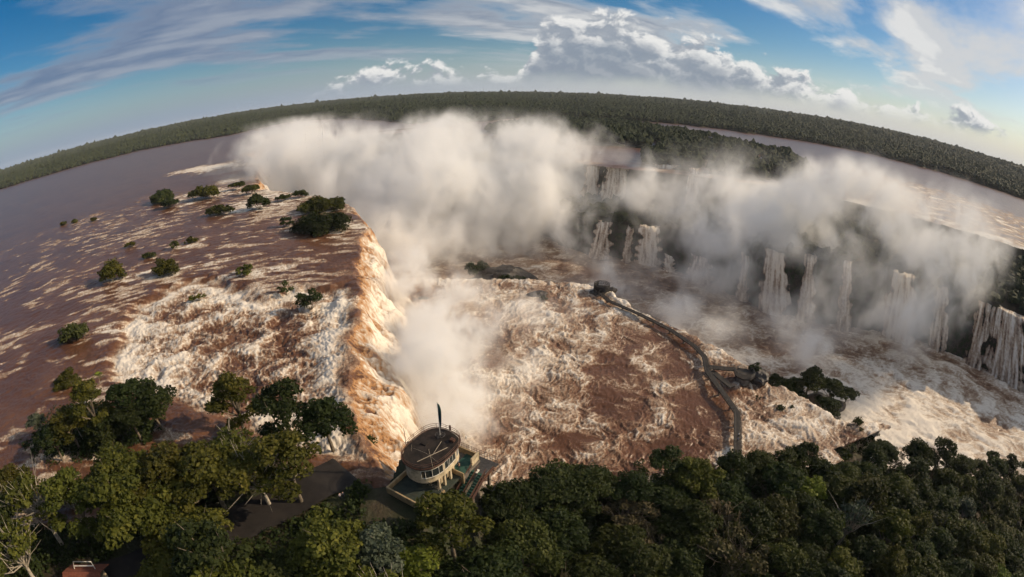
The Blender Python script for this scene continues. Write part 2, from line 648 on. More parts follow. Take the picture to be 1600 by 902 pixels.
SHRUBS = [  # px, py, width px, height px, label
    (505, 349, 84, 30, 'largest dark green thicket on the rounded point above the gorge'), (500, 321, 70, 22, 'green thicket just behind the largest one on the point'),
    (404, 320, 36, 22, 'rounded dark shrub left of the two thickets on the point'), (343, 333, 46, 12, 'flat brown-green shrub in the river left of the rounded dark one'),
    (322, 305, 48, 16, 'pair-like green shrub second from the top of the far row'), (255, 312, 50, 15, 'flat olive shrub at the left of the far row'),
    (266, 322, 28, 12, 'dark low shrub just below the flat olive one'), (372, 293, 26, 8, 'small shrub by the white chute at the top of the row'),
    (393, 299, 26, 10, 'shrub on the very brink beside the far fall'), (443, 311, 22, 8, 'small grey-green shrub on the near brink of the point'),
    (470, 305, 24, 9, 'thin pale shrub on the far edge of the point'), (526, 314, 24, 8, 'dark strip of shrub at the outer edge of the point'),
    (449, 349, 22, 14, 'small shrub in white water left of the largest thicket'), (483, 468, 44, 28, 'bushy green shrub in foam close to the brink'),
    (446, 450, 24, 20, 'brownish shrub just upstream of the bushy green one'), (382, 424, 32, 16, 'round green shrub alone in smooth brown water'),
    (260, 423, 44, 24, 'wide yellow-green shrub in the brown river, left of the round one'), (178, 434, 44, 30, 'tall shrub among long foam streaks at left'),
    (118, 526, 52, 28, 'shrub upstream of the white rapids near the river island'), (298, 380, 20, 9, 'small green shrub among foam streaks in mid river'),
    (275, 388, 18, 10, 'faint brown shrub beside the small green one in mid river'), (205, 388, 18, 7, 'tiny low shrub in the middle of the wide river'),
    (232, 404, 26, 8, 'half drowned brown shrub in mid river'), (100, 354, 12, 5, 'tiny dark shrub far out at the left'), (118, 350, 10, 5, 'tiny dark shrub just right of another far out at left'),
    (148, 347, 10, 5, 'tiny dark shrub farthest right of three far out in the river'), (308, 466, 30, 8, 'nearly drowned bush at the head of the white rapids'),
]


# ------------------------------------------------------------------ turbid water
def water_material(name, ochre=(0.235, 0.138, 0.086), fine=1.0):
    """brown flood water whose foam cover comes from the surface's own foam attribute"""
    m, q, out = material(name)
    P = q.new('ShaderNodeNewGeometry').outputs['Position']
    f = q.attr('foam')
    n = q.noise(P, 1.1 * fine, 6, 0.68, 0.8)
    n2 = q.noise(P, 3.4 * fine, 4, 0.62)
    g = q.add(f, q.add(q.mul(q.sub(n, 0.5), 0.75), q.mul(q.sub(n2, 0.5), 0.45)))
    brown = q.mix(q.ss(q.noise(P, 0.05, 5, 0.6), 0.3, 0.7), (0.086, 0.037, 0.018), (0.135, 0.064, 0.034))
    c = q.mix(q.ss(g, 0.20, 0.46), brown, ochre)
    c = q.mix(q.ss(g, 0.38, 0.70), c, (0.45, 0.355, 0.27))
    c = q.mix(q.ss(g, 0.60, 1.02), c, (0.72, 0.65, 0.56))
    wet = q.ss(g, 0.25, 0.6)
    rip = q.noise(P, 0.7 * fine, 6, 0.65)
    hgt = q.add(q.mul(rip, 0.55), q.mul(q.mul(n, wet), 0.7))
    b = bsdf(q, out, c, q.add(0.30, q.mul(wet, 0.5)), q.sub(0.22, q.mul(wet, 0.1)), bump(q, hgt, 0.7, 0.5))
    return m


WATER = water_material('flood_water')


def flow_angle(x, y):
    """direction in which the upper river runs"""
    d, t, s = line_dist(x, y, CREST[::3])
    return np.radians(np.interp(d, [0, 30, 90, 200, 400, 1200], [15, 18, 34, 64, 78, 60]))


def streaks(fn, x, y, ang, n=9, h=1.6):
    """a noise drawn out along the flow"""
    ax, ay = np.cos(ang), np.sin(ang)
    acc = 0
    for k in range(-n // 2, n // 2 + 1):
        acc = acc + fn(x + ax * k * h, y + ay * k * h)
    return acc / (n + 1)


RAPIDS = gxy([(450, 448), (420, 462), (366, 446), (326, 430), (262, 450), (205, 480), (185, 530), (165, 565), (180, 600), (250, 625), (330, 648), (420, 690), (520, 715), (590, 730), (552, 600), (560, 480), (556, 440)], U + 1)


def river_surface(X, Y):
    """height and foam of the upper river and of the curtain that falls from it"""
    shp = X.shape
    x, y = X.ravel(), Y.ravel()
    R = np.hypot(x, y)
    lip = 4.4 * perlin2(x / 31, y / 31, 37) + 3.4 * perlin2(x / 13, y / 13, 40) + 1.3 * perlin2(x / 5, y / 5, 41) + 0.5 * perlin2(x / 2, y / 2, 42)
    d, t, s = line_dist(x, y, CREST)
    sd = d * s + lip                         # + upstream, - out over the drop
    drop = np.where(y + 0.25 * x < 205, U - M + 2, U + 3)
    near = R < 420
    ang = np.zeros(x.shape)
    ang[near] = flow_angle(x[near], y[near])
    ang[~near] = math.radians(68)
    # curtain profile: rolls over, then steep, with ribs that run down it
    w = np.where(drop < 40, 19.5, 23.0) * (1 + 0.14 * perlin2(t / 17, t * 0 + 0.4, 44))
    k = np.clip(-sd / w, 0, 1.25)
    tw = t + 1.6 * perlin2(t / 6, k * 2.2, 43)
    rib = 0.7 * perlin2(tw / 3.6, k * 2.2, 46) + 0.75 * perlin2(tw / 1.35, k * 4.5, 47) + 0.55 * perlin2(tw / 0.62, k * 9, 48)
    froth = crest(tw / 2.0, k * 3.4, 45) * 0.5 + crest(tw / 0.9, k * 7, 39) * 0.5 + 0.5 * fbm2(x / 1.5, y / 1.5, 3, 38)
    bench = 0.05 * np.sin(k * 9 + 3 * perlin2(t / 11, k, 49)) * sstep(k, 0.1, 0.4)
    z = U - drop * np.clip(0.22 * k + 0.85 * k ** 1.7 + bench, 0, 1.4)
    # gentle slope upstream and the ledge at the head of the rapids
    su = np.clip(sd, 0, None)
    z = z + 0.018 * np.clip(su, 0, 160)
    sr = poly_sd(x, y, RAPIDS) + 3.0 * perlin2(x / 9, y / 9, 50) + 1.2 * perlin2(x / 3, y / 3, 51)
    rap = sstep(sr, -1.5, 7)
    z = z - 2.0 * sstep(sr, -2, 3.5) * sstep(sd, -2, 12)
    wl = sstep(sr, 0, 4) * (1 - sstep(sr, 4, 15))       # white roll at the foot of the ledge
    # waves
    fall = sstep(-sd, 0, 3)
    up = 1 - fall
    wx = x + 2.2 * perlin2(x / 9, y / 9, 52)
    wy = y + 2.2 * perlin2(x / 9, y / 9, 53)
    rough = streaks(lambda a, b: ridge(a / 4.2, b / 4.2, 54), wx, wy, ang, 3, 0.9)
    r2 = streaks(lambda a, b: ridge(a / 2.1, b / 2.1, 55), wx, wy, ang, 4, 0.5)
    r3 = fbm2(x / 0.95, y / 0.95, 2, 56)
    amp = (0.30 + 0.36 * sstep(su, 200, 10) + 0.65 * rap) * sstep(R, 1500, 300)
    lump = fbm2(wx / 10, wy / 10, 2, 57)
    z = z + up * amp * (0.50 * rough + 0.40 * r2 + 0.22 * r3 + 0.75 * rap * lump)
    z = z + fall * (0.42 * rib + 0.45 * froth + 0.25 * r3) * sstep(k, 0, 0.25)
    # standing hummocks thrown up along the lip
    # foam
    st = streaks(lambda a, b: perlin2(a / 3.4, b / 3.4, 60) + 0.8 * perlin2(a / 1.4, b / 1.4, 61), x, y, ang, 6, 0.8)
    fine = streaks(lambda a, b: crest(a / 1.7, b / 1.7, 62), wx, wy, ang, 3, 0.5)
    fine2 = crest(wx / 0.95, wy / 0.95, 59)
    zone = fbm2(x / 42, y / 42, 3, 63)
    clump = streaks(lambda a, b: fbm2(a / 7.5, b / 7.5, 3, 33, 0.6), wx, wy, ang, 4, 1.6)
    calm = 0.8 * sstep(su, 130, 290) + 0.35 * sstep(su, 280, 480)
    msk = sstep(0.62 * st + 0.75 * clump + 0.36 * zone - 0.35 * calm + 0.20 * sstep(su, 90, 15), -0.02, 0.40)
    foam = 0.08 + 0.14 * st + 0.05 * zone - 0.08 * calm + msk * (0.34 + 0.40 * fine + 0.28 * fine2)
    web = 0.40 * crest(wx / 4.6, wy / 4.6, 64) + 0.34 * crest(wx / 2.1, wy / 2.1, 65) + 0.26 * crest(wx / 1.05, wy / 1.05, 69)
    frap = 0.22 + web + 0.40 * lump + 0.10 * rough + 0.30 * zone + 0.38 * wl + 0.12 * sstep(su, 22, 4)
    foam = foam * (1 - rap) + np.clip(frap, -0.1, 1.1) * rap
    smooth_roll = sstep(sd, 9, 1.5) * (1 - 0.75 * rap)    # clear water bending over the lip, its backlit gold painted as ochre
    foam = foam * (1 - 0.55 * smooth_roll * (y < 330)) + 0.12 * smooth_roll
    thick = perlin2(t / 21, k * 0.2 + 3, 66) + 0.5 * perlin2(t / 7, k * 0.4, 67)
    ff = 0.34 + 0.22 * rib + 0.42 * froth + 0.50 * sstep(k, 0.0, 0.5) - 0.30 * thick * (1 - sstep(k, 0.3, 0.9)) + 0.12 * r3 - 0.25 * sstep(perlin2(t / 9, k * 1.1, 68), 0.25, 0.6)
    foam = foam * (1 - fall) + ff * fall
    far = sstep(R, 420, 560)
    foam = foam * (1 - far * up * 0.8)
    # white chutes at the shoulder beyond the point
    for (px, py, rr) in ((400, 312, 16), (450, 303, 18), (388, 318, 14), (372, 330, 10), (330, 262, 60), (300, 267, 38), (360, 258, 60), (350, 284, 18)):
        c = ground(px, py, U + 1)
        e = np.exp(-((x - c[0]) ** 2 + (y - c[1]) ** 2) / rr ** 2)
        foam = foam + sstep(e + 0.5 * st + 0.25 * zone, 0.35, 0.9) * (0.42 + 0.35 * fine2 + 0.3 * fine) * up * (e > 0.04)
    # wakes behind the drowned shrubs
    for px, py, w, h, lab in SHRUBS:
        c = ground(px, py + 0.35 * h, U + 0.8)
        D = math.dist(c, (0, 0, HC))
        wm = w * D / FPX
        an = math.radians(40 if c[0] < -120 else 22)
        a = (x - c[0]) * math.cos(an) + (y - c[1]) * math.sin(an) - 0.9 * wm
        b = -(x - c[0]) * math.sin(an) + (y - c[1]) * math.cos(an)
        foam = foam + 0.55 * np.exp(-(a / (1.3 * wm)) ** 2 - (b / (0.45 * wm)) ** 2) * (0.4 + st + fine2) * up
    sh = [a.reshape(shp) for a in (z, np.clip(foam, -0.3, 1.3), sd, k)]
    return sh


def build_upper_river():
    az = np.radians(np.linspace(-97, -6, 900))
    R = [58.0]
    while R[-1] < 2600:
        r = R[-1]
        R.append(r + min(max(0.36, 0.0040 * r), 1.3) * (1 if r < 430 else (r / 430) ** 1.8))
    A, RR = np.meshgrid(az, np.array(R))
    X, Y = RR * np.sin(A), RR * np.cos(A)
    Z, F, D, K = river_surface(X, Y)
    mid = lambda a: (a[:-1, :-1] + a[1:, 1:]) / 2
    d, k, r, zc = mid(D), mid(K), mid(RR), mid(Z)
    xc, yc = mid(X), mid(Y)
    in_fore = poly_sd(xc, yc, FORE) > 9
    base = np.where(yc + 0.25 * xc < 205, M - 3, -4)
    up = (d > -1.2) & ~in_fore & (r < far_bank(np.arctan2(xc, yc)) + 40)
    fl = (d <= -1.2) & (d > -40) & (zc > base) & (k < 1.24) & ~in_fore
    tag(link('river', grid_mesh('river', X, Y, Z, up, {'foam': F}), WATER), kind='structure')
    near = fl & (yc < 300)
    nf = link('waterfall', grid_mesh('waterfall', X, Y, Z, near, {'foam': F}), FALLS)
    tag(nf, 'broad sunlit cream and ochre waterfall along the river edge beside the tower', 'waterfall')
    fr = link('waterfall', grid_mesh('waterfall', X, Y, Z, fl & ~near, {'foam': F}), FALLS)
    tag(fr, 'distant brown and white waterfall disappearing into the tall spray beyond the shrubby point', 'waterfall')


FALLS = water_material('falling_water', (0.42, 0.215, 0.085), 1.0)  # the ochre paints in the golden glow of backlit water
build_upper_river()


def build_shelf():
    """the middle shelf: churning brown and cream water that spills over a curved rim into the gorge"""
    az = np.radians(np.linspace(-32, 64, 860))
    R = [60.0]
    while R[-1] < 262:
        r = R[-1]
        R.append(r + min(max(0.34, 0.0038 * r), 0.8))
    A, RR = np.meshgrid(az, np.array(R))
    X, Y = RR * np.sin(A), RR * np.cos(A)
    x, y = X.ravel(), Y.ravel()
    rimline = smooth_line([(170, 84), (140, 97), (112, 106), (104, 120), (93, 131), (82, 152), (68, 172), (54, 190), (43, 213), (12, 224), (-30, 226), (-62, 226), (-95, 226)], 6)
    d, t, s = line_dist(x, y, rimline)
    sd = d * s + 1.8 * perlin2(x / 8, y / 8, 70) + 0.9 * perlin2(x / 3, y / 3, 71)
    k = np.clip(-sd / 13, 0, 1.3)
    wx = x + 4.2 * perlin2(x / 21, y / 21, 72) + 1.8 * perlin2(x / 7, y / 7, 73)
    wy = y + 4.2 * perlin2(x / 21, y / 21, 74) + 1.8 * perlin2(x / 7, y / 7, 75)
    wx = wx + 0.8 * perlin2(wx / 3.4, wy / 3.4, 85) + 0.3 * perlin2(x / 1.3, y / 1.3, 35)
    wy = wy + 0.8 * perlin2(wx / 3.4, wy / 3.4, 86) + 0.3 * perlin2(x / 1.3, y / 1.3, 36)
    r1 = ridge(wx / 6.0, wy / 6.0, 76)
    r2 = ridge(wx / 2.6, wy / 2.6, 77)
    r3 = ridge(wx / 1.25, wy / 1.25, 78)
    r4 = fbm2(x / 0.8, y / 0.8, 2, 79)
    lump = fbm2(wx / 13, wy / 13, 3, 80)
    calm = np.zeros(x.shape)
    for px, py, rx, ry in ((1015, 550, 75, 36), (960, 600, 60, 26), (1050, 520, 55, 24), (880, 690, 55, 14), (960, 640, 60, 16), (1090, 640, 45, 34), (1040, 700, 60, 14), (1120, 600, 20, 24)):
        c = ground(px, py, M)
        e0, e1 = ground(px + rx, py, M), ground(px, py - ry, M)
        ra, rb = np.hypot(*(e0 - c)[:2]), np.hypot(*(e1 - c)[:2])
        ux = (e0 - c)[:2] / ra
        a = (x - c[0]) * ux[0] + (y - c[1]) * ux[1]
        b = -(x - c[0]) * ux[1] + (y - c[1]) * ux[0]
        calm = np.maximum(calm, np.exp(-((a / ra) ** 2 + (b / rb) ** 2) ** 1.5))
    calm = np.clip(calm * (1 + 0.5 * perlin2(x / 14, y / 14, 81)), 0, 1)
    amp = 0.80 * (1 - 0.6 * calm)
    z = M + amp * (0.42 * r1 + 0.36 * r2 + 0.16 * r3 + 0.26 * r4 + 0.9 * lump)
    z = z - 0.05 * np.clip(x - 50, 0, 90) * sstep(y, 175, 120) + 0.7 * sstep(sd, 7, 1) * (0.5 + perlin2(t / 5, t * 0, 82))
    rib = perlin2(t / 3, k * 1.5, 83) + 0.6 * perlin2(t / 1.2, k * 3, 84)
    z = z - (M + 2) * np.clip(0.3 * k + 0.8 * k ** 1.7, 0, 1.4) + 0.8 * rib * sstep(k, 0, 0.3)
    zone = fbm2(x / 36, y / 36, 3, 87)
    c1, c2, c3 = crest(wx / 6.0, wy / 6.0, 76), crest(wx / 2.6, wy / 2.6, 77), crest(0.6 * x + 0.4 * wx, 0.6 * y + 0.4 * wy, 78)
    patch = sstep(fbm2(wx / 9, wy / 9, 3, 34), -0.35, 0.45)
    foam = 0.20 + 0.10 * patch + (0.50 + 0.60 * patch) * (0.30 * c1 + 0.32 * c2 + 0.30 * c3) + 0.22 * lump + 0.30 * zone - 0.30 * calm + 0.16 * sstep(sd, 18, 2) + 0.18 * sstep(sd, 7, 0)
    foam = foam + 0.12 * sstep(x, 0, -40)
    for px, py, rr in ((820, 480, 34), (860, 505, 26), (800, 720, 20), (790, 560, 26), (840, 580, 14), (1180, 680, 22)):
        c = ground(px, py, M)
        foam = foam + 0.13 * np.exp(-((x - c[0]) ** 2 + (y - c[1]) ** 2) / rr ** 2)
    foam = foam + 0.25 * sstep(k, 0, 0.3)
    Z, F, D = (a.reshape(X.shape) for a in (z, np.clip(foam, -0.3, 1.3), sd))
    mid = lambda a: (a[:-1, :-1] + a[1:, 1:]) / 2
    keep = (mid(D) > -16) & (mid(Z) > -3) & (poly_sd(mid(X), mid(Y), FORE) < np.where(mid(X) > 100, 0.5, 7)) & (mid(X) < 132)
    dc, tc, sc = line_dist(mid(X), mid(Y), CREST)
    keep &= (dc * sc < -4)
    tag(link('rapids', grid_mesh('rapids', X, Y, Z, keep, {'foam': F}), WATER), kind='structure')


build_shelf()


def build_gorge_river():
    az = np.radians(np.linspace(-34, 100, 820))
    R = [95.0]
    while R[-1] < 900:
        r = R[-1]
        R.append(r + min(max(0.6, 0.0042 * r), 1.5) * (1 if r < 420 else 3))
    A, RR = np.meshgrid(az, np.array(R))
    X, Y = RR * np.sin(A), RR * np.cos(A)
    x, y = X.ravel(), Y.ravel()
    wx = x + 5 * perlin2(x / 22, y / 22, 90) + 2 * perlin2(x / 7, y / 7, 91)
    wy = y + 5 * perlin2(x / 22, y / 22, 92) + 2 * perlin2(x / 7, y / 7, 93)
    ang = np.full(x.shape, math.radians(-48))
    r1 = streaks(lambda a, b: ridge(a / 7, b / 7, 94), wx, wy, ang, 5, 1.8)
    r2 = streaks(lambda a, b: ridge(a / 2.8, b / 2.8, 95), wx, wy, ang, 5, 0.8)
    r3 = ridge(wx / 1.8, wy / 1.8, 96)
    lump = fbm2(wx / 18, wy / 18, 3, 97)
    z = 0.75 * r1 + 0.4 * r2 + 0.2 * r3 + 0.7 * lump
    _, _, _ = 0, 0, 0
    dg = poly_sd(x, y, GORGE)
    foam = 0.38 + 0.30 * crest(wx / 7, wy / 7, 94) + 0.30 * r2 * (r2 > 0) + 0.22 * crest(wx / 1.9, wy / 1.9, 96) + 0.34 * lump
    c = ground(1330, 650, 0)
    foam = foam + 0.36 * np.exp(-((x - 175) ** 2 + (y - 125) ** 2) / 75 ** 2) - 0.22 * np.exp(-((x - 90) ** 2 + (y - 330) ** 2) / 60 ** 2) - 0.25 * np.exp(-((x - 170) ** 2 + (y - 235) ** 2) / 32 ** 2)
    foam = foam - 0.10 * sstep(y, 230, 330)
    Z, F, D = (a.reshape(X.shape) for a in (z, np.clip(foam, -0.3, 1.3), dg))
    mid = lambda a: (a[:-1, :-1] + a[1:, 1:]) / 2
    keep = mid(D) > -14
    tag(link('gorge_river', grid_mesh('gorge_river', X, Y, Z, keep, {'foam': F}), WATER), kind='structure')


build_gorge_river()


def build_far_river():
    """the wide upper river behind the far falls, up to the far bank"""
    az = np.radians(np.linspace(-24, 104, 560))
    R = [250.0]
    while R[-1] < 2400:
        R.append(R[-1] * 1.006)
    A, RR = np.meshgrid(az, np.array(R))
    X, Y = RR * np.sin(A), RR * np.cos(A)
    x, y = X.ravel(), Y.ravel()
    a = np.degrees(np.arctan2(x, y))
    r = np.hypot(x, y)
    sd = poly_sd(x, y, LOW)
    z = U + 0.4 * fbm2(x / 12, y / 12, 3, 100) - 1.5 * sstep(sd, -7, 3)
    st = fbm2(x / 40, y / 16, 3, 101)
    foam = -0.1 + 0.3 * st
    white = sstep(a, 33, 44) * sstep(r, 900, 740)
    foam = foam + white * (0.55 + 0.5 * fbm2(x / 14, y / 14, 3, 102)) + sstep(sd, -26, -4) * (0.4 + 0.3 * st)
    Z, F, D = (q.reshape(X.shape) for q in (z, np.clip(foam, -0.3, 1.3), sd))
    mid = lambda q: (q[:-1, :-1] + q[1:, 1:]) / 2
    xc, yc = mid(X), mid(Y)
    dc, tc, sc = line_dist(xc, yc, CREST)
    keep = (mid(D) < 3) & (mid(RR) < far_bank(np.arctan2(xc, yc)) + 40) & ~((xc < 0) & (dc * sc > 0) & (yc < 780)) & ((xc > -300) | (yc > 860))
    tag(link('river', grid_mesh('river', X, Y, Z, keep, {'foam': F}), WATER), kind='structure')


build_far_river()
# ------------------------------------------------------------------ spray: real volumes standing in the gorge
def spray_material(name, scale, wisp=0.06, tint=(1.0, 1.0, 0.995)):
    m, q, out = material(name)
    vol = q.new('ShaderNodeVolumePrincipled')
    vol.inputs['Color'].default_value = (*tint, 1)
    vol.inputs['Anisotropy'].default_value = 0.0
    P = q.new('ShaderNodeNewGeometry').outputs['Position']
    n = q.noise(q.v('MULTIPLY', P, (1.0, 1.0, 0.75)), wisp, 4, 0.62, 0.8)
    q.put(vol.inputs['Density'], q.mul(q.ss(n, 0.34, 0.66, 0.12, 1.75), scale))
    vol.inputs['Density Attribute'].default_value = 'density'
    q.l.new(vol.outputs[0], out.inputs['Volume'])
    return m


def at_range(px, py, R):
    """the point of a sight line at horizontal distance R"""
    g = ground(px, py, HC - 10 if py > 200 else HC - 3)
    dx, dy, dz = g[0], g[1], g[2] - HC
    h = math.hypot(dx, dy)
    return np.array([dx / h * R, dy / h * R, HC + dz / h * R])


def spray(name, lo, hi, vox, puffs, freq, amount, sigma, seed, label, floor=None):
    lo, hi = np.array(lo, float), np.array(hi, float)
    n = np.maximum(((hi - lo) / vox).astype(int) + 1, 4)
    ax = [np.linspace(lo[i], hi[i], n[i]) for i in range(3)]
    Z, Y, X = np.meshgrid(ax[2], ax[1], ax[0], indexing='ij')
    S = np.zeros(X.shape, np.float32)
    for px, py, R, rx, ry, dep, a in puffs:
        c = at_range(px, py, R)
        D = np.linalg.norm(c - np.array([0, 0, HC]))
        wx, wz = rx * D / FPX, ry * D / FPX
        h = c[:2] / np.hypot(*c[:2])
        u = (X - c[0]) * h[1] - (Y - c[1]) * h[0]
        v = (X - c[0]) * h[0] + (Y - c[1]) * h[1]
        e = (u / wx) ** 2 + (v / dep) ** 2 + ((Z - c[2]) / wz) ** 2
        S = np.maximum(S, (a * np.exp(-e * 0.9)).astype(np.float32)) + 0.25 * np.minimum(S, (a * np.exp(-e * 0.9)).astype(np.float32))
    x, y, z = X / freq, Y / freq, Z / freq * 0.9
    x, y, z = (q.ravel() for q in (x, y, z))
    s = S.ravel()
    act = s > 0.04
    x, y, z = x[act], y[act], z[act]
    wx = x + 0.45 * fbm3(x * 0.9, y * 0.9, z * 0.9, 2, seed)
    wy = y + 0.45 * fbm3(x * 0.9 + 7.7, y * 0.9, z * 0.9, 2, seed + 3)
    wz = z + 0.45 * fbm3(x * 0.9, y * 0.9 + 5.5, z * 0.9, 2, seed + 5)
    f = fbm3(wx, wy, wz, 5, seed + 9, 0.60) - 0.25 * np.abs(perlin3(wx * 2.3, wy * 2.3, wz * 1.4, seed + 17)) + 0.06
    g = s[act] + amount * f * (0.35 + 0.65 * np.clip(s[act] * 2, 0, 1))
    d = np.zeros(X.size, np.float32)
    d[act] = np.clip((g - 0.10) / 0.88, 0, 1.1) ** 1.95
    d = d.reshape(X.shape)
    for i in (0, 1, 2):                                   # fade to nothing at the edges of the region
        sh = [1, 1, 1]
        sh[i] = -1
        k = np.arange(X.shape[i]) * vox
        e = np.minimum(k, k[-1] - k) if i else np.minimum(k + 99, k[-1] - k)
        d *= np.clip(e / (vox * 6), 0, 1).reshape(sh)
    d[d < 0.004] = 0
    me = bpy.data.meshes.new(name)
    N = d.size
    me.vertices.add(N)
    me.vertices.foreach_set('co', np.stack([X, Y, Z], -1).reshape(-1).astype(np.float32))
    at = me.attributes.new('puff', 'FLOAT', 'POINT')
    at.data.foreach_set('value', d.reshape(-1))
    mat = spray_material(name, sigma, 3.2 / freq)
    o = link(name, me, mat)
    ng = bpy.data.node_groups.new(name + '_grid', 'GeometryNodeTree')
    ng.interface.new_socket('Geometry', in_out='INPUT', socket_type='NodeSocketGeometry')
    ng.interface.new_socket('Geometry', in_out='OUTPUT', socket_type='NodeSocketGeometry')
    q = NT(ng)
    gi, go = q.new('NodeGroupInput'), q.new('NodeGroupOutput')
    pos = q.new('GeometryNodeInputPosition').outputs[0]
    nn = [int(v) for v in n]
    sc = [(nn[i] - 1) / (hi[i] - lo[i]) for i in range(3)]
    t = q.v('MULTIPLY', q.v('SUBTRACT', pos, tuple(lo)), tuple(sc))
    t = q.v('FLOOR', q.v('ADD', t, (0.5, 0.5, 0.5)))
    sp = q.xyz(t)
    ix = q.add(q.m('MULTIPLY_ADD', sp[2], float(nn[1]), sp[1]), 0.0)
    # integer arithmetic, exact for grids of this size
    fi = [q.new('FunctionNodeFloatToInt') for _ in range(3)]
    for a, b in zip(fi, sp): q.l.new(b, a.inputs[0])

    def im(op, a, b):
        nd = q.new('FunctionNodeIntegerMath', operation=op)
        for k, v in enumerate((a, b)):
            if isinstance(v, bpy.types.NodeSocket): q.l.new(v, nd.inputs[k])
            else: nd.inputs[k].default_value = v
        return nd.outputs[0]
    idx = im('ADD', im('MULTIPLY', im('ADD', im('MULTIPLY', fi[2].outputs[0], nn[1]), fi[1].outputs[0]), nn[0]), fi[0].outputs[0])
    na = q.new('GeometryNodeInputNamedAttribute', data_type='FLOAT')
    na.inputs[0].default_value = 'puff'
    si = q.new('GeometryNodeSampleIndex', data_type='FLOAT', domain='POINT')
    q.l.new(gi.outputs[0], si.inputs[0])
    q.l.new(na.outputs[0], si.inputs[1])
    q.l.new(idx, si.inputs[2])
    vc = q.new('GeometryNodeVolumeCube')
    q.l.new(si.outputs[0], vc.inputs['Density'])
    vc.inputs['Min'].default_value = tuple(lo)
    vc.inputs['Max'].default_value = tuple(hi)
    for i, k in enumerate(('Resolution X', 'Resolution Y', 'Resolution Z')): vc.inputs[k].default_value = nn[i]
    sm = q.new('GeometryNodeSetMaterial')
    sm.inputs['Material'].default_value = mat
    q.l.new(vc.outputs[0], sm.inputs[0])
    q.l.new(sm.outputs[0], go.inputs[0])
    md = o.modifiers.new('grid', 'NODES')
    md.node_group = ng
    return tag(o, label, 'spray', kind='stuff')


# px, py, range, half width px, half height px, depth m, strength
spray('mist', (-440, 176, 0), (520, 730, 122), 3.0, [
    (500, 268, 560, 95, 58, 90, 1.0), (455, 212, 640, 44, 40, 60, 0.85), (425, 265, 600, 50, 40, 60, 0.95), (485, 200, 660, 34, 26, 40, 0.55),
    (620, 282, 480, 110, 60, 80, 1.05), (700, 230, 520, 72, 44, 70, 0.95), (700, 305, 420, 120, 66, 70, 1.15), (600, 238, 560, 40, 26, 50, 0.5),
    (830, 240, 500, 70, 44, 70, 0.95), (820, 306, 430, 100, 72, 60, 1.1), (620, 345, 370, 70, 42, 50, 0.9), (775, 362, 390, 110, 40, 40, 0.85), (660, 375, 340, 60, 26, 30, 0.55),
    (875, 372, 370, 70, 40, 36, 0.6), (905, 300, 400, 50, 56, 36, 0.55), (1014, 262, 400, 15, 50, 16, 0.8), (985, 312, 390, 36, 30, 26, 0.55),
    (1130, 290, 375, 50, 26, 32, 0.6), (1190, 326, 345, 84, 44, 40, 1.2), (1130, 380, 330, 66, 40, 32, 0.7), (1275, 310, 340, 70, 34, 36, 1.15), (1240, 384, 320, 56, 36, 36, 0.7),
    (1335, 296, 340, 70, 36, 36, 1.2), (1395, 330, 338, 84, 42, 36, 1.3), (1475, 382, 334, 90, 42, 36, 1.3), (1560, 424, 334, 90, 50, 36, 1.35), (1615, 480, 325, 90, 66, 34, 1.3), (1580, 530, 318, 80, 56, 26, 1.1),
    (1310, 372, 330, 70, 36, 30, 0.75), (1110, 440, 300, 80, 42, 34, 0.75), (1210, 472, 300, 56, 40, 26, 0.7), (1000, 410, 330, 80, 36, 30, 0.5), (1410, 512, 300, 80, 40, 26, 0.62), (1560, 556, 318, 90, 56, 30, 0.75), (1480, 480, 310, 70, 40, 30, 0.55),
    (1300, 415, 300, 330, 110, 55, 0.36), (1030, 355, 365, 150, 80, 46, 0.33), (1130, 508, 215, 66, 26, 18, 0.72), (1060, 480, 240, 60, 22, 18, 0.6), (1230, 568, 200, 66, 24, 18, 0.62), (1390, 668, 190, 80, 26, 14, 0.6),
    (1460, 600, 245, 180, 56, 44, 0.42), (1250, 545, 250, 130, 44, 40, 0.40), (980, 462, 300, 120, 30, 30, 0.42),
], 46.0, 1.0, 0.060, 110, 'tall white spray rising out of the gorge between the waterfalls')
spray('mist', (-62, 80, 34), (60, 236, 92), 1.5, [
    (678, 600, 119, 66, 78, 12, 1.35), (694, 665, 106, 50, 50, 9, 1.15), (650, 530, 148, 46, 46, 12, 0.85), (700, 515, 150, 66, 44, 12, 0.9), (664, 690, 98, 30, 30, 7, 0.75),
    (640, 446, 185, 40, 34, 13, 0.75), (715, 466, 185, 80, 24, 12, 0.52), (640, 405, 205, 44, 26, 14, 0.6), (770, 575, 135, 50, 46, 10, 0.5), (752, 640, 112, 44, 44, 9, 0.6), (618, 400, 215, 24, 22, 12, 0.5), (830, 500, 160, 60, 26, 12, 0.42), (740, 710, 98, 34, 24, 7, 0.5),
    (620, 560, 140, 20, 60, 8, 0.45),
], 15.0, 0.9, 0.20, 140, 'white spray billowing up at the foot of the sunlit fall behind the tower')


# the damp air itself: one even, very thin haze round everything
def build_haze():
    m, q, out = material('haze')
    v = q.new('ShaderNodeVolumePrincipled')
    v.inputs['Color'].default_value = (0.90, 0.94, 1.0, 1)
    v.inputs['Density'].default_value = 0.000035
    v.inputs['Density Attribute'].default_value = ''
    q.l.new(v.outputs[0], out.inputs['Volume'])
    bm = bmesh.new()
    bmesh.ops.create_cube(bm, size=1)
    for w in bm.verts: w.co = Vector((w.co.x * 20400, w.co.y * 20400, 60 + w.co.z * 340))
    me = bpy.data.meshes.new('haze')
    bm.to_mesh(me)
    bm.free()
    tag(link('haze', me, m), kind='stuff')


build_haze()
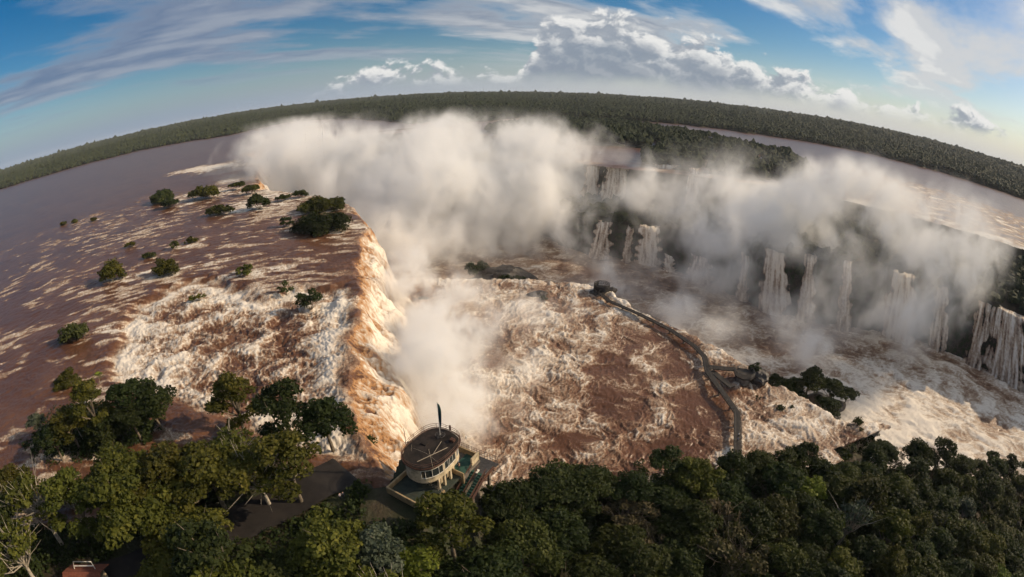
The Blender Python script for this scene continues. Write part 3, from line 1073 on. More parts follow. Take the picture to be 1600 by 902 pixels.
# ------------------------------------------------------------------ plants
def leaf_material(name, a, b, c):
    """leaf tones a to b with sprigs of c, light passing through the blades"""
    m, q, out = material(name)
    t = q.attr('tone')
    oi = q.new('ShaderNodeObjectInfo')
    P = q.new('ShaderNodeNewGeometry').outputs['Position']
    n = q.noise(P, 0.55, 3, 0.6)
    col = q.mix(q.ss(q.add(q.mul(t, 0.6), q.mul(n, 0.6)), 0.25, 0.85), a, b)
    col = q.mix(q.ss(q.add(t, q.mul(n, 0.5)), 0.98, 1.3), col, c)
    hs = q.new('ShaderNodeHueSaturation')
    q.put(hs.inputs['Hue'], q.lin(oi.outputs['Random'], 0, 1, 0.475, 0.52))
    q.put(hs.inputs['Value'], q.lin(q.m('FRACT', q.mul(oi.outputs['Random'], 7.3)), 0, 1, 0.75, 1.25))
    q.put(hs.inputs['Color'], col)
    col = hs.outputs[0]
    d = q.new('ShaderNodeBsdfPrincipled')
    q.put(d.inputs['Base Color'], col)
    d.inputs['Roughness'].default_value = 0.65
    d.inputs['Specular IOR Level'].default_value = 0.12
    tr = q.new('ShaderNodeBsdfTranslucent')
    q.put(tr.inputs['Color'], q.mix(0.5, col, (0.10, 0.13, 0.02)))
    mx = q.new('ShaderNodeMixShader')
    mx.inputs[0].default_value = 0.24
    q.l.new(d.outputs[0], mx.inputs[1])
    q.l.new(tr.outputs[0], mx.inputs[2])
    q.l.new(mx.outputs[0], out.inputs[0])
    return m


LEAF = {
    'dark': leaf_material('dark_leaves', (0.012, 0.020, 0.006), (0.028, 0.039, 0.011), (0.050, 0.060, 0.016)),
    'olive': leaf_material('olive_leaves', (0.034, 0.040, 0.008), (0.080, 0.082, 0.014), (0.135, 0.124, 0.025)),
    'bright': leaf_material('bright_leaves', (0.050, 0.080, 0.010), (0.110, 0.150, 0.020), (0.170, 0.210, 0.035)),
    'grey': leaf_material('grey_leaves', (0.050, 0.062, 0.038), (0.110, 0.125, 0.082), (0.160, 0.175, 0.120)),
    'shady': leaf_material('shady_leaves', (0.020, 0.027, 0.007), (0.048, 0.054, 0.013), (0.080, 0.082, 0.020)),  # olive foliage darkened, shade put into the leaf colour
    'brown': leaf_material('dry_leaves', (0.045, 0.036, 0.018), (0.085, 0.068, 0.034), (0.120, 0.095, 0.050)),
    'shrub': leaf_material('shrub_leaves', (0.030, 0.042, 0.012), (0.066, 0.074, 0.022), (0.105, 0.105, 0.040)),
}
BARK = plain('bark', (0.14, 0.115, 0.085), 0.85, 0.2, 0.4, 2.0)
PALEBARK = plain('pale_bark', (0.34, 0.30, 0.24), 0.8, 0.2, 0.35, 2.0)


def tube(path, radii, sides=6):
    """vertices and quads of a tapered tube along a path"""
    P = np.array(path, float)
    n = len(P)
    T = np.gradient(P, axis=0)
    T /= np.linalg.norm(T, axis=1)[:, None] + 1e-9
    ref = np.array([0.31, 0.2, 0.93]) if abs(T[0][2]) < 0.9 else np.array([1.0, 0.1, 0.0])
    vs = []
    for i in range(n):
        a = np.cross(T[i], ref)
        a /= np.linalg.norm(a) + 1e-9
        b = np.cross(T[i], a)
        for k in range(sides):
            t = 2 * math.pi * k / sides
            vs.append(P[i] + radii[i] * (math.cos(t) * a + math.sin(t) * b))
    fs = []
    for i in range(n - 1):
        for k in range(sides):
            k2 = (k + 1) % sides
            fs.append((i * sides + k, i * sides + k2, (i + 1) * sides + k2, (i + 1) * sides + k))
    return np.array(vs), fs


def merge(parts):
    V, Fc, o = [], [], 0
    for v, f in parts:
        V.append(v)
        Fc += [tuple(i + o for i in q) for q in f]
        o += len(v)
    return np.vstack(V), Fc


def leaf_cloud(rng, centres, radii, per, size, flat=0.8, up_bias=0.35):
    """many small blades spread through rounded clumps; returns quads and a tone for each"""
    V, tone = [], []
    for c, r in zip(centres, radii):
        n = int(per * (r ** 2))
        d = rng.normal(size=(n, 3))
        d[:, 2] = np.where(d[:, 2] < -0.3, -d[:, 2] * rng.uniform(0, 1, n), d[:, 2])
        d /= np.linalg.norm(d, axis=1)[:, None]
        lump = 1 + 0.22 * np.sin(d[:, 0] * 5 + c[0]) * np.sin(d[:, 1] * 5 + c[1] * 3) + 0.12 * np.sin(d[:, 2] * 9 + c[2])
        rad = r * lump * (1 - 0.5 * rng.uniform(0, 1, n) ** 2.2)
        p = np.array(c) + d * rad[:, None] * np.array([1, 1, flat])
        nrm = d * 0.7 + rng.normal(size=(n, 3)) * 0.55 + np.array([0, 0, up_bias])
        nrm /= np.linalg.norm(nrm, axis=1)[:, None]
        a = np.cross(nrm, rng.normal(size=(n, 3)))
        a /= np.linalg.norm(a, axis=1)[:, None]
        b = np.cross(nrm, a)
        s = (size * rng.uniform(0.55, 1.35, n))[:, None]
        w = s * 0.62
        tip = p + a * s
        q = np.stack([p - a * s * 0.9, p + b * w - nrm * s * 0.12, tip - nrm * s * 0.15, p - b * w], 1)
        V.append(q)
        tone.append(np.clip(rng.uniform(0, 1) * 0.55 + rng.uniform(0, 0.45, n), 0, 1))
    V = np.vstack(V)
    tone = np.concatenate(tone)
    return V.reshape(-1, 3), np.arange(len(V) * 4).reshape(-1, 4), tone


def make_crown_mesh(seed, h, cr, kind='round', per=128, size=0.29):
    """trunk mesh data and crown mesh data of one broadleaf tree, base at the origin"""
    rng = np.random.default_rng(seed)
    cz = h - cr * 0.80
    lobes, rad = [], []
    nl = {'round': 24, 'tall': 20, 'spread': 26, 'sparse': 15}[kind]
    for i in range(nl):
        a = i * 2.4 + rng.uniform(-0.5, 0.5)
        t = (i + 0.5) / nl
        rr = cr * math.sqrt(t) * rng.uniform(0.52, 1.0)
        zz = cz + (1 - t) * cr * (0.62 if kind != 'tall' else 1.1) + rng.uniform(-0.34, 0.24) * cr - (0.5 * cr if kind == 'tall' and t > 0.6 else 0)
        lobes.append((rr * math.cos(a), rr * math.sin(a), zz))
        rad.append(cr * rng.uniform(0.16, 0.42) * (0.82 if kind == 'sparse' else 1))
    V, Fq, tone = leaf_cloud(rng, lobes, rad, per * (0.55 if kind == 'sparse' else 1), size)
    crown = raw_mesh('crown', V, Fq, face_attrs={'tone': tone})
    lean = rng.normal(size=2) * 0.06 * h
    top = np.array([lean[0], lean[1], cz])
    tr = [(np.array([0, 0, -1.2]), 1), (np.array([lean[0] * 0.1, lean[1] * 0.3, h * 0.22]), 0.8), (np.array([lean[0] * 0.6, lean[1] * 0.6, h * 0.45]), 0.62), (top, 0.34)]
    r0 = 0.028 * h
    parts = [tube([p for p, _ in tr], [r0 * k for _, k in tr], 7)]
    for i in range(0, nl, 1 if kind == 'sparse' else 3):
        L = np.array(lobes[i])
        s = tr[1][0] * 0.4 + tr[2][0] * 0.6 if i % 3 else tr[2][0]
        mid = s * 0.45 + L * 0.55 + np.array([0, 0, -0.12 * cr]) + rng.normal(size=3) * 0.05 * cr
        parts.append(tube([s, mid, L, L + (L - mid) * 0.5 + rng.normal(size=3) * 0.1 * cr], [r0 * 0.42, r0 * 0.27, r0 * 0.13, r0 * 0.04], 5))
        if kind == 'sparse':
            for _ in range(3):
                e = L + rng.normal(size=3) * cr * 0.42
                parts.append(tube([mid, (mid + e) / 2 + rng.normal(size=3) * 0.1, e], [r0 * 0.2, r0 * 0.12, r0 * 0.04], 4))
    v, f = merge(parts)
    trunk = raw_mesh('trunk', v, f, smooth=True)
    return trunk, crown


def make_palm_mesh(seed, h):
    rng = np.random.default_rng(seed)
    path = [(0.12 * h * t * t, 0.05 * h * t, -1 + (h + 1) * t) for t in np.linspace(0, 1, 8)]
    v, f = tube(path, np.linspace(0.22, 0.13, 8), 7)
    trunk = raw_mesh('trunk', v, f, smooth=True)
    top = np.array(path[-1])
    V, tone = [], []
    for i in range(19):
        a = i * 2.399 + rng.uniform(-0.2, 0.2)
        e = rng.uniform(0.1, 1.15)
        L = rng.uniform(2.6, 3.6)
        d = np.array([math.cos(a) * math.cos(e), math.sin(a) * math.cos(e), math.sin(e)])
        side = np.cross(d, [0, 0, 1.0]); side /= np.linalg.norm(side)
        prev = None
        for k in range(15):
            t = (k + 1) / 15
            c = top + d * L * t + np.array([0, 0, -1.0]) * (1.9 * t * t)
            for s in (-1, 1):
                ll = 0.75 * math.sin(math.pi * min(1, 0.15 + t * 0.85)) + 0.1
                tip = c + side * s * ll + d * 0.35 + np.array([0, 0, -0.32 * ll])
                V.append([c, c + d * 0.16, tip, tip - d * 0.05])
                tone.append(rng.uniform(0.3, 1))
    V = np.array(V)
    return trunk, raw_mesh('crown', V.reshape(-1, 3), np.arange(len(V) * 4).reshape(-1, 4), face_attrs={'tone': np.array(tone)})


def make_shrub_mesh(seed, w, d, h, n=10, per=46, size=0.40):
    """a low thicket: leafy clumps over an oval footprint, with stems"""
    rng = np.random.default_rng(seed)
    lobes, rad = [], []
    for i in range(n):
        a, t = i * 2.4, math.sqrt((i + 0.5) / n)
        a += rng.uniform(-0.5, 0.5)
        r = min(w, d, 2 * h) * rng.uniform(0.11, 0.27)
        t *= rng.uniform(0.8, 1.12)
        lobes.append((math.cos(a) * t * w * 0.42, math.sin(a) * t * d * 0.42, max(0.2, (h - r) * (1 - 0.5 * t * t) * rng.uniform(0.25, 1.2))))
        rad.append(r)
    V, Fq, tone = leaf_cloud(rng, lobes, rad, per, size, 0.9)
    leaves = raw_mesh('foliage', V, Fq, face_attrs={'tone': tone})
    parts = []
    for L in lobes:
        L = np.array(L)
        b = np.array([L[0] * 0.7, L[1] * 0.7, -1.0])
        parts.append(tube([b, b * 0.4 + L * 0.6 + rng.normal(size=3) * 0.1, L], [0.10, 0.07, 0.03], 5))
    v, f = merge(parts)
    step = len(parts[0][0])                                # every stem leaves one shared rootstock
    f = [tuple(i % step if i % step < 5 else i for i in q) for q in f]
    return raw_mesh('stems', v, f, smooth=True), leaves


def far_forest(name, pts, sizes, tones, label, seed, facets=2):
    """a far wood that reads as one mass: a lumpy leafy dome for every crown, all in one mesh"""
    rng = np.random.default_rng(seed)
    bm = bmesh.new()
    bmesh.ops.create_icosphere(bm, subdivisions=facets, radius=1.0)
    base = np.array([v.co[:] for v in bm.verts])
    fc = np.array([[v.index for v in f.verts] for f in bm.faces])
    bm.free()
    keep = base[fc].mean(1)[:, 2] > -0.45
    fc = fc[keep]
    n = len(pts)
    k = len(base)
    out = np.empty((n, k, 3), np.float32)
    # six lumpy master crowns, each crown one of them turned about
    masters = []
    for i in range(6):
        j = base * (1 + rng.uniform(-0.30, 0.34, (k, 1)))
        masters.append(j)
    masters = np.array(masters)
    pick = rng.integers(0, 6, n)
    ang = rng.uniform(0, 2 * np.pi, n)
    c, s = np.cos(ang)[:, None], np.sin(ang)[:, None]
    b = masters[pick]
    sx = sizes * rng.uniform(0.75, 1.25, n)
    sz = sizes * rng.uniform(0.65, 1.25, n)
    out[:, :, 0] = (b[:, :, 0] * c - b[:, :, 1] * s) * sx[:, None] + pts[:, :1]
    out[:, :, 1] = (b[:, :, 0] * s + b[:, :, 1] * c) * sx[:, None] + pts[:, 1:2]
    out[:, :, 2] = b[:, :, 2] * sz[:, None] + pts[:, 2:3] + sz[:, None] * 0.55
    F_ = (fc[None] + (np.arange(n) * k)[:, None, None]).reshape(-1, 3)
    me = raw_mesh(name, out.reshape(-1, 3), F_, attrs={'tone': np.repeat(tones, k)})
    o = link(name, me, FARLEAF)
    return tag(o, label, 'forest', kind='stuff')


def far_leaf_material():
    m, q, out = material('far_foliage')
    t = q.attr('tone')
    P = q.new('ShaderNodeNewGeometry').outputs['Position']
    n = q.noise(P, 0.35, 5, 0.65)
    c = q.mix(q.ss(t, 0.0, 1.0), (0.014, 0.023, 0.009), (0.038, 0.048, 0.018))
    c = q.mix(q.ss(n, 0.45, 0.72), c, (0.060, 0.070, 0.026))
    c = q.mix(q.ss(n, 0.52, 0.32), c, (0.010, 0.018, 0.007))
    bsdf(q, out, c, 0.8, 0.15, bump(q, q.noise(P, 0.9, 4, 0.7), 1.0, 2.0))
    return m


FARLEAF = far_leaf_material()


def scatter_far():
    rng = np.random.default_rng(77)
    # a lattice in bearing and in the logarithm of distance, so that crowns overlap at every range
    pts = []
    R = 400.0
    while R < 6200:
        cr = 4.4 if R < 1300 else 4.4 + (R - 1300) * 0.0022
        step = cr * (1.55 if R < 900 else 1.75 if R < 2600 else 2.3)
        n = int(math.radians(212) * R / (cr * 1.65))
        a = np.radians(-106) + (np.arange(n) + rng.uniform(-0.45, 0.45, n)) * math.radians(212) / n
        r = R + rng.uniform(-0.5, 0.5, n) * step
        pts.append(np.stack([a, r, np.full(n, cr)], 1))
        R += step
    P = np.vstack(pts)
    x, y = P[:, 1] * np.sin(P[:, 0]), P[:, 1] * np.cos(P[:, 0])
    lf = land_far(x, y)
    deg = np.degrees(P[:, 0])
    sel = (lf == 1) & (deg > -84) & (deg < 84)
    x1, y1, a1, c1, r1 = x[sel], y[sel], deg[sel], P[sel, 2], P[sel, 1]
    z1 = terrain(x1, y1)
    tone = np.clip(0.5 + 0.5 * perlin2(x1 / 130, y1 / 130, 150) + rng.uniform(-0.38, 0.38, len(x1)), 0, 1)
    c1 = c1 * rng.uniform(0.65, 1.3, len(c1)) * np.where(rng.uniform(0, 1, len(c1)) > 0.975, 1.5, 1)
    pz = np.stack([x1, y1, z1 + 2.5], 1)
    g = a1 < -14
    far_forest('forest', pz[g], c1[g], tone[g], 'forest along the far bank of the broad river', 1, 1)
    g = (a1 >= -14) & (a1 < 18)
    far_forest('forest', pz[g], c1[g], tone[g], 'distant forest on the skyline behind the spray', 2, 1)
    g = a1 >= 18
    far_forest('forest', pz[g], c1[g], tone[g], 'dark forest and wooded hill beyond the far river', 3, 1)
    # islands at the head of the far falls
    n = 5200
    xx, yy = rng.uniform(-60, 620, n * 3), rng.uniform(380, 1250, n * 3)
    ok = land_far(xx, yy) == 2
    xx, yy = xx[ok], yy[ok]
    zz = terrain(xx, yy)
    cs = rng.uniform(3.2, 6.0, len(xx))
    far_forest('forest', np.stack([xx, yy, zz + 2.0], 1), cs, rng.uniform(0, 1, len(xx)), 'wooded islands above the far waterfalls', 4, 1)
    # ledge between the two tiers of the far wall
    n = 9000
    xx, yy = rng.uniform(0, 620, n), rng.uniform(-20, 480, n)
    sdg, sdl = poly_sd(xx, yy, GORGE), poly_sd(xx, yy, LOW)
    ok = (sdg < -5) & (sdl > 3) & (np.arctan2(xx, yy) > 0.1) & (np.hypot(xx, yy) > 250) & (perlin2(xx / 30, yy / 30, 160) > -0.5)
    for hx, hy in ((1015, 360), (1049, 368), (945, 345), (1212, 395), (1412, 430), (1578, 486)):
        h = ground(hx, hy, 30)
        ok &= ~((np.abs(np.arctan2(xx, yy) - math.atan2(h[0], h[1])) * np.hypot(xx, yy) < 8) & (sdg > -20))
    xx, yy = xx[ok], yy[ok]
    zz = terrain(xx, yy)
    cs = rng.uniform(2.4, 5.2, len(xx))
    far_forest('forest', np.stack([xx, yy, zz + 0.6], 1), cs, rng.uniform(0, 0.8, len(xx)), 'wet dark forest on the ledge between the tiers of far falls', 5, 2)


scatter_far()
# ------------------------------------------------------------------ individual trees
TREE_DATA = {
    'dark': [make_crown_mesh(s, h, c, k) for s, h, c, k in ((1, 12.5, 4.6, 'round'), (2, 14.0, 4.2, 'tall'), (3, 11.0, 5.0, 'spread'), (21, 13.0, 4.9, 'round'))],
    'olive': [make_crown_mesh(s, h, c, k) for s, h, c, k in ((4, 12.0, 5.0, 'round'), (5, 11.5, 5.4, 'spread'), (6, 13.5, 4.4, 'tall'))],
    'shady': [make_crown_mesh(s, h, c, k) for s, h, c, k in ((41, 12.5, 4.6, 'spread'), (42, 14.0, 4.6, 'tall'), (43, 11.0, 5.2, 'round'))],
    'bright': [make_crown_mesh(s, h, c, k) for s, h, c, k in ((7, 10.5, 3.6, 'round'), (8, 9.5, 3.2, 'spread'))],
    'grey': [make_crown_mesh(s, h, c, k) for s, h, c, k in ((9, 12.5, 3.9, 'sparse'), (10, 11.0, 3.6, 'round'))],
    'brown': [make_crown_mesh(s, h, c, k) for s, h, c, k in ((11, 11.5, 4.6, 'sparse'), (12, 10.5, 4.8, 'sparse'))],
    'bare': [make_crown_mesh(s, h, c, 'sparse', 120, 0.30) for s, h, c in ((13, 12.5, 4.8), (14, 11.5, 4.4))],
}
PALM = make_palm_mesh(31, 11.0)
rt = random.Random(9)
_tree_proto = {}
SPREAD = 1.42      # the crowns of this forest are broad for their height


def tree(kind, x, y, scale=1.0, base=None, label=None, group=None, which=None, name='tree'):
    data = TREE_DATA[kind]
    i = which if which is not None else rt.randrange(len(data))
    key = (kind, i)
    z = float(terrain(np.array([x]), np.array([y]))[0]) if base is None else base
    if key not in _tree_proto:
        t = root(name, (x, y, z))
        tm, cm = data[i]
        link('trunk', tm, PALEBARK if kind in ('bare', 'grey') else BARK, t)
        link('crown', cm, LEAF[{'bare': 'olive'}.get(kind, kind)], t)
        _tree_proto[key] = t
    else:
        t = copy_thing(_tree_proto[key])
        t.name = name
        t.location = (x, y, z)
    t.rotation_euler = (0, 0, rt.uniform(0, 6.28))
    s = scale
    t.scale = (s * SPREAD * rt.uniform(0.93, 1.07), s * SPREAD * rt.uniform(0.93, 1.07), s * rt.uniform(0.95, 1.18))
    for k in ('label', 'group', 'category'):
        if k in t: del t[k]
    return tag(t, label, 'tree', group)


WORDS = {'dark': 'dense dark green tree', 'olive': 'rounded olive green tree', 'shady': 'mid green mossy toned tree', 'bright': 'small light green tree', 'grey': 'pale grey-green tree', 'brown': 'thin brownish tree',
         'bare': 'open tree with pale bare limbs'}
placed = []


def free(x, y, r):
    return all((x - a) ** 2 + (y - b) ** 2 > (0.5 * (r + c)) ** 2 for a, b, c in placed)


ROAD_LINE = np.array([(-25, 67.5), (-31, 60), (-40, 49), (-50, 37), (-62, 24), (-78, 8)], float)


def wanted(px, py, lift, kind, scale, label, group=None, which=None, name='tree'):
    """a tree whose crown shows at a chosen spot of the view: find its foot by walking down the terrain"""
    g = ground(px, py, 70)
    for _ in range(12):
        tz = float(terrain(np.array([g[0]]), np.array([g[1]]))[0])
        g = ground(px, py, tz + lift)
    placed.append((g[0], g[1], 7.0 * scale))
    return tree(kind, g[0], g[1], scale, None, label, group, which, name)


# trees that stand out
wanted(205, 800, 8.0, 'olive', 1.05, 'large sunlit yellow-green tree with a thick leaning limb near the lower left corner', None, 1)
wanted(255, 745, 8.5, 'olive', 1.05, 'wide sunlit olive tree just right of the large yellow-green one', None, 0)
wanted(398, 735, 8.5, 'bare', 0.9, 'open crowned tree with forked pale trunk above the dark road', None, 0)
wanted(322, 735, 9, 'olive', 1.1, 'broad olive tree in the middle of the sunlit grove left of the road', None, 1)
wanted(60, 800, 8.5, 'bare', 1.1, 'tree with many pale bare branches at the left edge of the grove', None, 1)
wanted(452, 735, 8, 'olive', 0.9, 'grey-olive tree at the right end of the sunlit grove', None, 2)
wanted(552, 708, 6.0, 'shady', 0.75, 'green tree at the lip of the fall, left of the tower', None, 0)
wanted(508, 655, 9.5, 'dark', 1.02, 'tall dark tree standing over the rapids just left of the falling water', None, 0)
wanted(448, 668, 9.5, 'dark', 1.02, 'dark tree between the lone rounded tree and the brink of the fall', None, 1)
wanted(368, 640, 8.5, 'olive', 1.0, 'lone rounded tree jutting out over the white rapids', None, 2)
wanted(650, 870, 7, 'bright', 0.75, 'small bright yellow-green tree below the tower', None, 1)
wanted(520, 872, 7, 'olive', 0.9, 'dull olive tree in the shade just below the road', None, 0)
wanted(590, 862, 7, 'grey', 0.8, 'greyish tree in the shade below the tower deck', None, 1)
wanted(1330, 815, 9, 'grey', 0.95, 'pale grey-green tree standing out of the dark forest at lower right', None, 0)
wanted(1115, 800, 9, 'brown', 1.0, 'brownish thin tree in the middle of the dark hillside', None, 0)
wanted(1145, 865, 9, 'brown', 1.15, 'wide brown tree low in the middle of the dark hillside', None, 1)
wanted(985, 790, 9, 'brown', 0.85, 'smaller brown tree between dark ones below the shelf', None, 1)
wanted(1043, 730, 9, 'dark', 0.85, 'dark tree with upright top sticking out over the brown shelf water', None, 1)
wanted(1388, 690, 11, 'dark', 0.8, 'small dark tree with an open top rising against the pale gorge water', None, 2)
wanted(1148, 725, 9, 'dark', 0.85, 'dark wide tree at the foot of the footbridge', None, 2)
wanted(1258, 712, 9, 'dark', 0.8, 'dark tree on the brink between the footbridge and the gorge', None, 3)
wanted(1358, 692, 7, 'dark', 0.62, 'small dark tree on the brink where the shelf water ends', None, 3)
wanted(790, 790, 8, 'dark', 0.9, 'dark green tree right of the tower terrace', None, 0)
wanted(855, 775, 8, 'dark', 0.95, 'rounded dark tree at the water edge right of the tower', None, 3)

wanted(20, 770, 8.5, 'olive', 0.95, 'sunlit tree at the far left edge of the grove', None, 0)
wanted(95, 770, 8, 'bare', 0.85, 'tree of thin pale branches left of the large yellow-green tree', None, 0)
wanted(118, 792, 8.5, 'olive', 0.95, 'sunlit olive tree above the red roofed hut', None, 2)
wanted(20, 865, 8, 'bare', 0.9, 'pale branched tree in the lower left corner', None, 0)
wanted(290, 845, 8, 'olive', 0.95, 'olive tree below the leaning limb at lower left', None, 1)

# the rest of the two woods
road_d = lambda x, y: float(line_dist(np.array([x]), np.array([y]), ROAD_LINE)[0][0])
cand = []
for _ in range(9000):
    a = math.radians(rt.uniform(-86, 84))
    r = 30 + 260 * rt.random() ** 1.6
    cand.append((r * math.sin(a), r * math.cos(a)))
cx, cy = np.array([c[0] for c in cand]), np.array([c[1] for c in cand])
sdf = poly_sd(cx, cy, FORE)
cz = terrain(cx, cy)
count = 0
for (x, y), sd, gz in zip(cand, sdf, cz):
    if count >= 262: break
    right = x > -12 + 0.1 * y
    if sd < (8.5 if right else 4.5): continue
    rr = math.hypot(x, y)
    if rr < 34: continue
    ld, _, lside = line_dist(np.array([x]), np.array([y]), ROAD_LINE)
    if ld[0] < (15.0 if lside[0] > 0 and y > 34 else 8.4): continue
    if -30 < x < -1 and 47 < y < 80: continue            # the tower and its decks
    if -1 <= x < 6 and 66 < y < 80: continue
    zc = float(gz) + 6 - HC
    dd = np.array([x, y, zc]) / math.sqrt(x * x + y * y + zc * zc)
    th = math.acos(dd @ FW)
    hx, hy = dd[0], dd @ UPV
    sx_, sy_ = 800 + FPX * th * hx / math.hypot(hx, hy), 451 - FPX * th * hy / math.hypot(hx, hy)
    if inside(np.array([sx_]), np.array([sy_]), [(588, 690), (700, 735), (712, 835), (640, 845), (560, 850), (480, 902), (420, 902), (490, 830), (560, 755)])[0]: continue   # open ground along the road
    if inside(np.array([sx_]), np.array([sy_]), [(70, 850), (195, 850), (215, 960), (40, 960)])[0]: continue   # clearing of the hut
    size = 7.6 + rt.uniform(-1, 1)
    if not free(x, y, size): continue
    placed.append((x, y, size))
    count += 1
    if right:
        kind = rt.choices(['dark', 'shady', 'brown', 'grey', 'bright', 'olive'], [0.54, 0.29, 0.06, 0.02, 0.02, 0.07])[0]
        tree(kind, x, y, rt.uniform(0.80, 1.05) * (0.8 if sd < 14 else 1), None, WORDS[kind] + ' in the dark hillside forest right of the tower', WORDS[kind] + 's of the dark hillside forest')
    else:
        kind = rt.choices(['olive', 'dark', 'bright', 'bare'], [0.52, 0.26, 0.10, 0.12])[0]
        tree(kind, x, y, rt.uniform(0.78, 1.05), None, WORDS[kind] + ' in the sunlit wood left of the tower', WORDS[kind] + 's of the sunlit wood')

# river island on the left: its trees and two palms
isl = []
for px, py, kind, s, lab in ((60, 668, 'grey', 0.5, 'pale leafy small tree at the left end of the river island'), (110, 672, 'olive', 0.7, 'olive tree near the left end of the river island'),
                             (105, 598, 'olive', 0.55, 'low tree at the upstream tip of the river island'), (150, 660, 'olive', 0.72, 'rounded olive tree in the middle of the river island'),
                             (205, 640, 'dark', 0.72, 'dark tree right of the palms on the river island'), (248, 652, 'dark', 0.72, 'dark tree at the right end of the river island'),
                             (170, 685, 'dark', 0.6, 'dark tree on the shaded near side of the river island'), (90, 705, 'dark', 0.62, 'dark tree on the near left shore of the river island'),
                             (215, 675, 'dark', 0.62, 'dark tree on the near right shore of the river island')):
    wanted(px, py, 5.5 * s / 0.7, kind, s * 1.2, lab)
for k, (px, py, s, lab) in enumerate(((150, 588, 0.62, 'slender palm with one small light crown at the top of the river island'), (182, 622, 0.85, 'broad palm with drooping fronds in the middle of the river island'),
                                      (112, 650, 0.7, 'palm among olive trees left on the river island'), (5, 745, 0.8, 'palm at the left edge by the channel'))):
    if k == 0:
        pr = root('palm_tree', (0, 0, 0))
        link('trunk', PALM[0], PALEBARK, pr)
        link('crown', PALM[1], LEAF['bright'], pr)
        p_ = pr
    else:
        p_ = copy_thing(pr)
    g = ground(px, py, 72 + 10 * s)
    for _ in range(10):
        g = ground(px, py, float(terrain(np.array([g[0]]), np.array([g[1]]))[0]) + 10.5 * s)
    p_.location = (g[0], g[1], float(terrain(np.array([g[0]]), np.array([g[1]]))[0]))
    p_.rotation_euler = (0, 0, 1.3 * k)
    p_.scale = (s, s, s)
    tag(p_, lab, 'palm tree')

# shrubs standing in the flood
for k, (px, py, w, h, lab) in enumerate(SHRUBS):
    g = ground(px, py + h * 0.35, U + 0.8)
    D = math.dist(g, (0, 0, HC))
    wm, hm = 1.12 * w * D / FPX, max(0.9, h * D / FPX * 1.0)
    st, lv = make_shrub_mesh(200 + k, wm, min(wm * 0.8, max(2.0, hm * 2.4)), hm, max(7, min(30, int(wm * 1.2))), 44, 0.26 + D * 0.0009)
    s_ = root('shrub', (g[0], g[1], U + 0.2 + 0.018 * min(160, abs(g[0] + 60))), 0.4 * math.sin(k), lab, 'shrub')
    link('stems', st, BARK, s_)
    link('foliage', lv, LEAF['shrub' if k in (3, 5, 9, 10, 14, 20, 22, 18) else 'dark' if k in (0, 2, 6, 11, 12, 13) else 'olive'], s_)
# ------------------------------------------------------------------ far waterfalls, rocks, trees in the gorge, undergrowth
FARFALL = water_material('far_falling_water', (0.28, 0.20, 0.15), 0.8)


def far_fall(px_top, py_top, px_base, py_base, wpx, R0, label, dens=0.6, tier=1, seed=0):
    """a curtain of water that follows the rock of the far wall down to its foot"""
    azt, azb = (math.atan2(*ground(a, b, 0)[:2]) for a, b in ((px_top, py_top), (px_base, py_base)))
    wid = wpx / FPX * 1.5
    nc, nr = max(10, int(wid * R0 / 0.55)), 64
    prof_r = np.arange(R0 - 26, R0 + 46, 0.7)
    tops, lips, lows = [], [], []
    for u in (-0.3, -0.15, 0.0, 0.15, 0.3):
        a = azt + u * wid
        zz = terrain(prof_r * math.sin(a), prof_r * math.cos(a))
        e = int((26 + 11) / 0.7) if tier == 1 else len(prof_r) - 1
        zt = zz[e - 2:e + 3].mean() if tier == 1 else zz.max()
        tops.append(zt)
        lips.append(prof_r[int(np.argmax(zz > zt - 2.0))])
        lows.append(-1.0 if tier == 1 else max(2.0, float(np.percentile(zz[:12], 50))))
    zt, lip, lo = float(np.median(tops)), float(np.min(lips)), float(np.median(lows))
    jj, tt = np.meshgrid(np.arange(nc), np.linspace(-0.12, 1, nr))
    uu = jj / (nc - 1) - 0.5
    tp = np.clip(tt, 0, 1)
    ZZ = zt + 0.6 - tp * (zt + 0.6 - lo) + 0.5 * perlin2(jj * 0.15 + seed, tt * 3, 176) * (tt < 0.05)
    RR = lip + np.clip(-tt, 0, 1) * 55 - (12.0 if tier == 1 else 4.0) * np.sqrt(tp) - 1.0 - 0.9 * perlin2(jj * 0.21 + seed, tt * 2.0, 170) - 0.4 * perlin2(jj * 0.8 + seed, tt * 4.0, 175)
    RR = RR + 5.0 * (uu * 2) ** 2                                  # the sheet wraps round the rock it pours over
    AA = azt * (1 - tp) + azb * tp + uu * wid * (0.78 + 0.5 * tp + 0.10 * perlin2(tt * 3 + seed, jj * 0.0 + 0.5, 177))
    V = np.stack([RR * np.sin(AA), RR * np.cos(AA), ZZ], -1)
    J, I = np.meshgrid(np.arange(nc), np.arange(nr))
    f = dens + 0.26 + 0.52 * perlin2(J * 0.30 + seed * 3.1, I * 0.04, 171) + 0.20 * perlin2(J * 0.9, I * 0.08, 172) + 0.2 * perlin2(J * 0.5, I * 0.4, 173)
    edge = np.abs(J / (nc - 1) - 0.5) * 2
    f = f - 0.9 * sstep(edge + 0.45 * perlin2(I * 0.12 + seed, J * 0.02, 174), 0.60, 1.0)
    keep = ((f[:-1, :-1] + f[1:, 1:]) / 2 > 0.32)
    if keep.sum() < 20: return
    me = grid_mesh('waterfall', V[:, :, 0], V[:, :, 1], V[:, :, 2], keep, {'foam': np.clip(f, 0, 1.15)})
    tag(link('waterfall', me, FARFALL), label, 'waterfall')


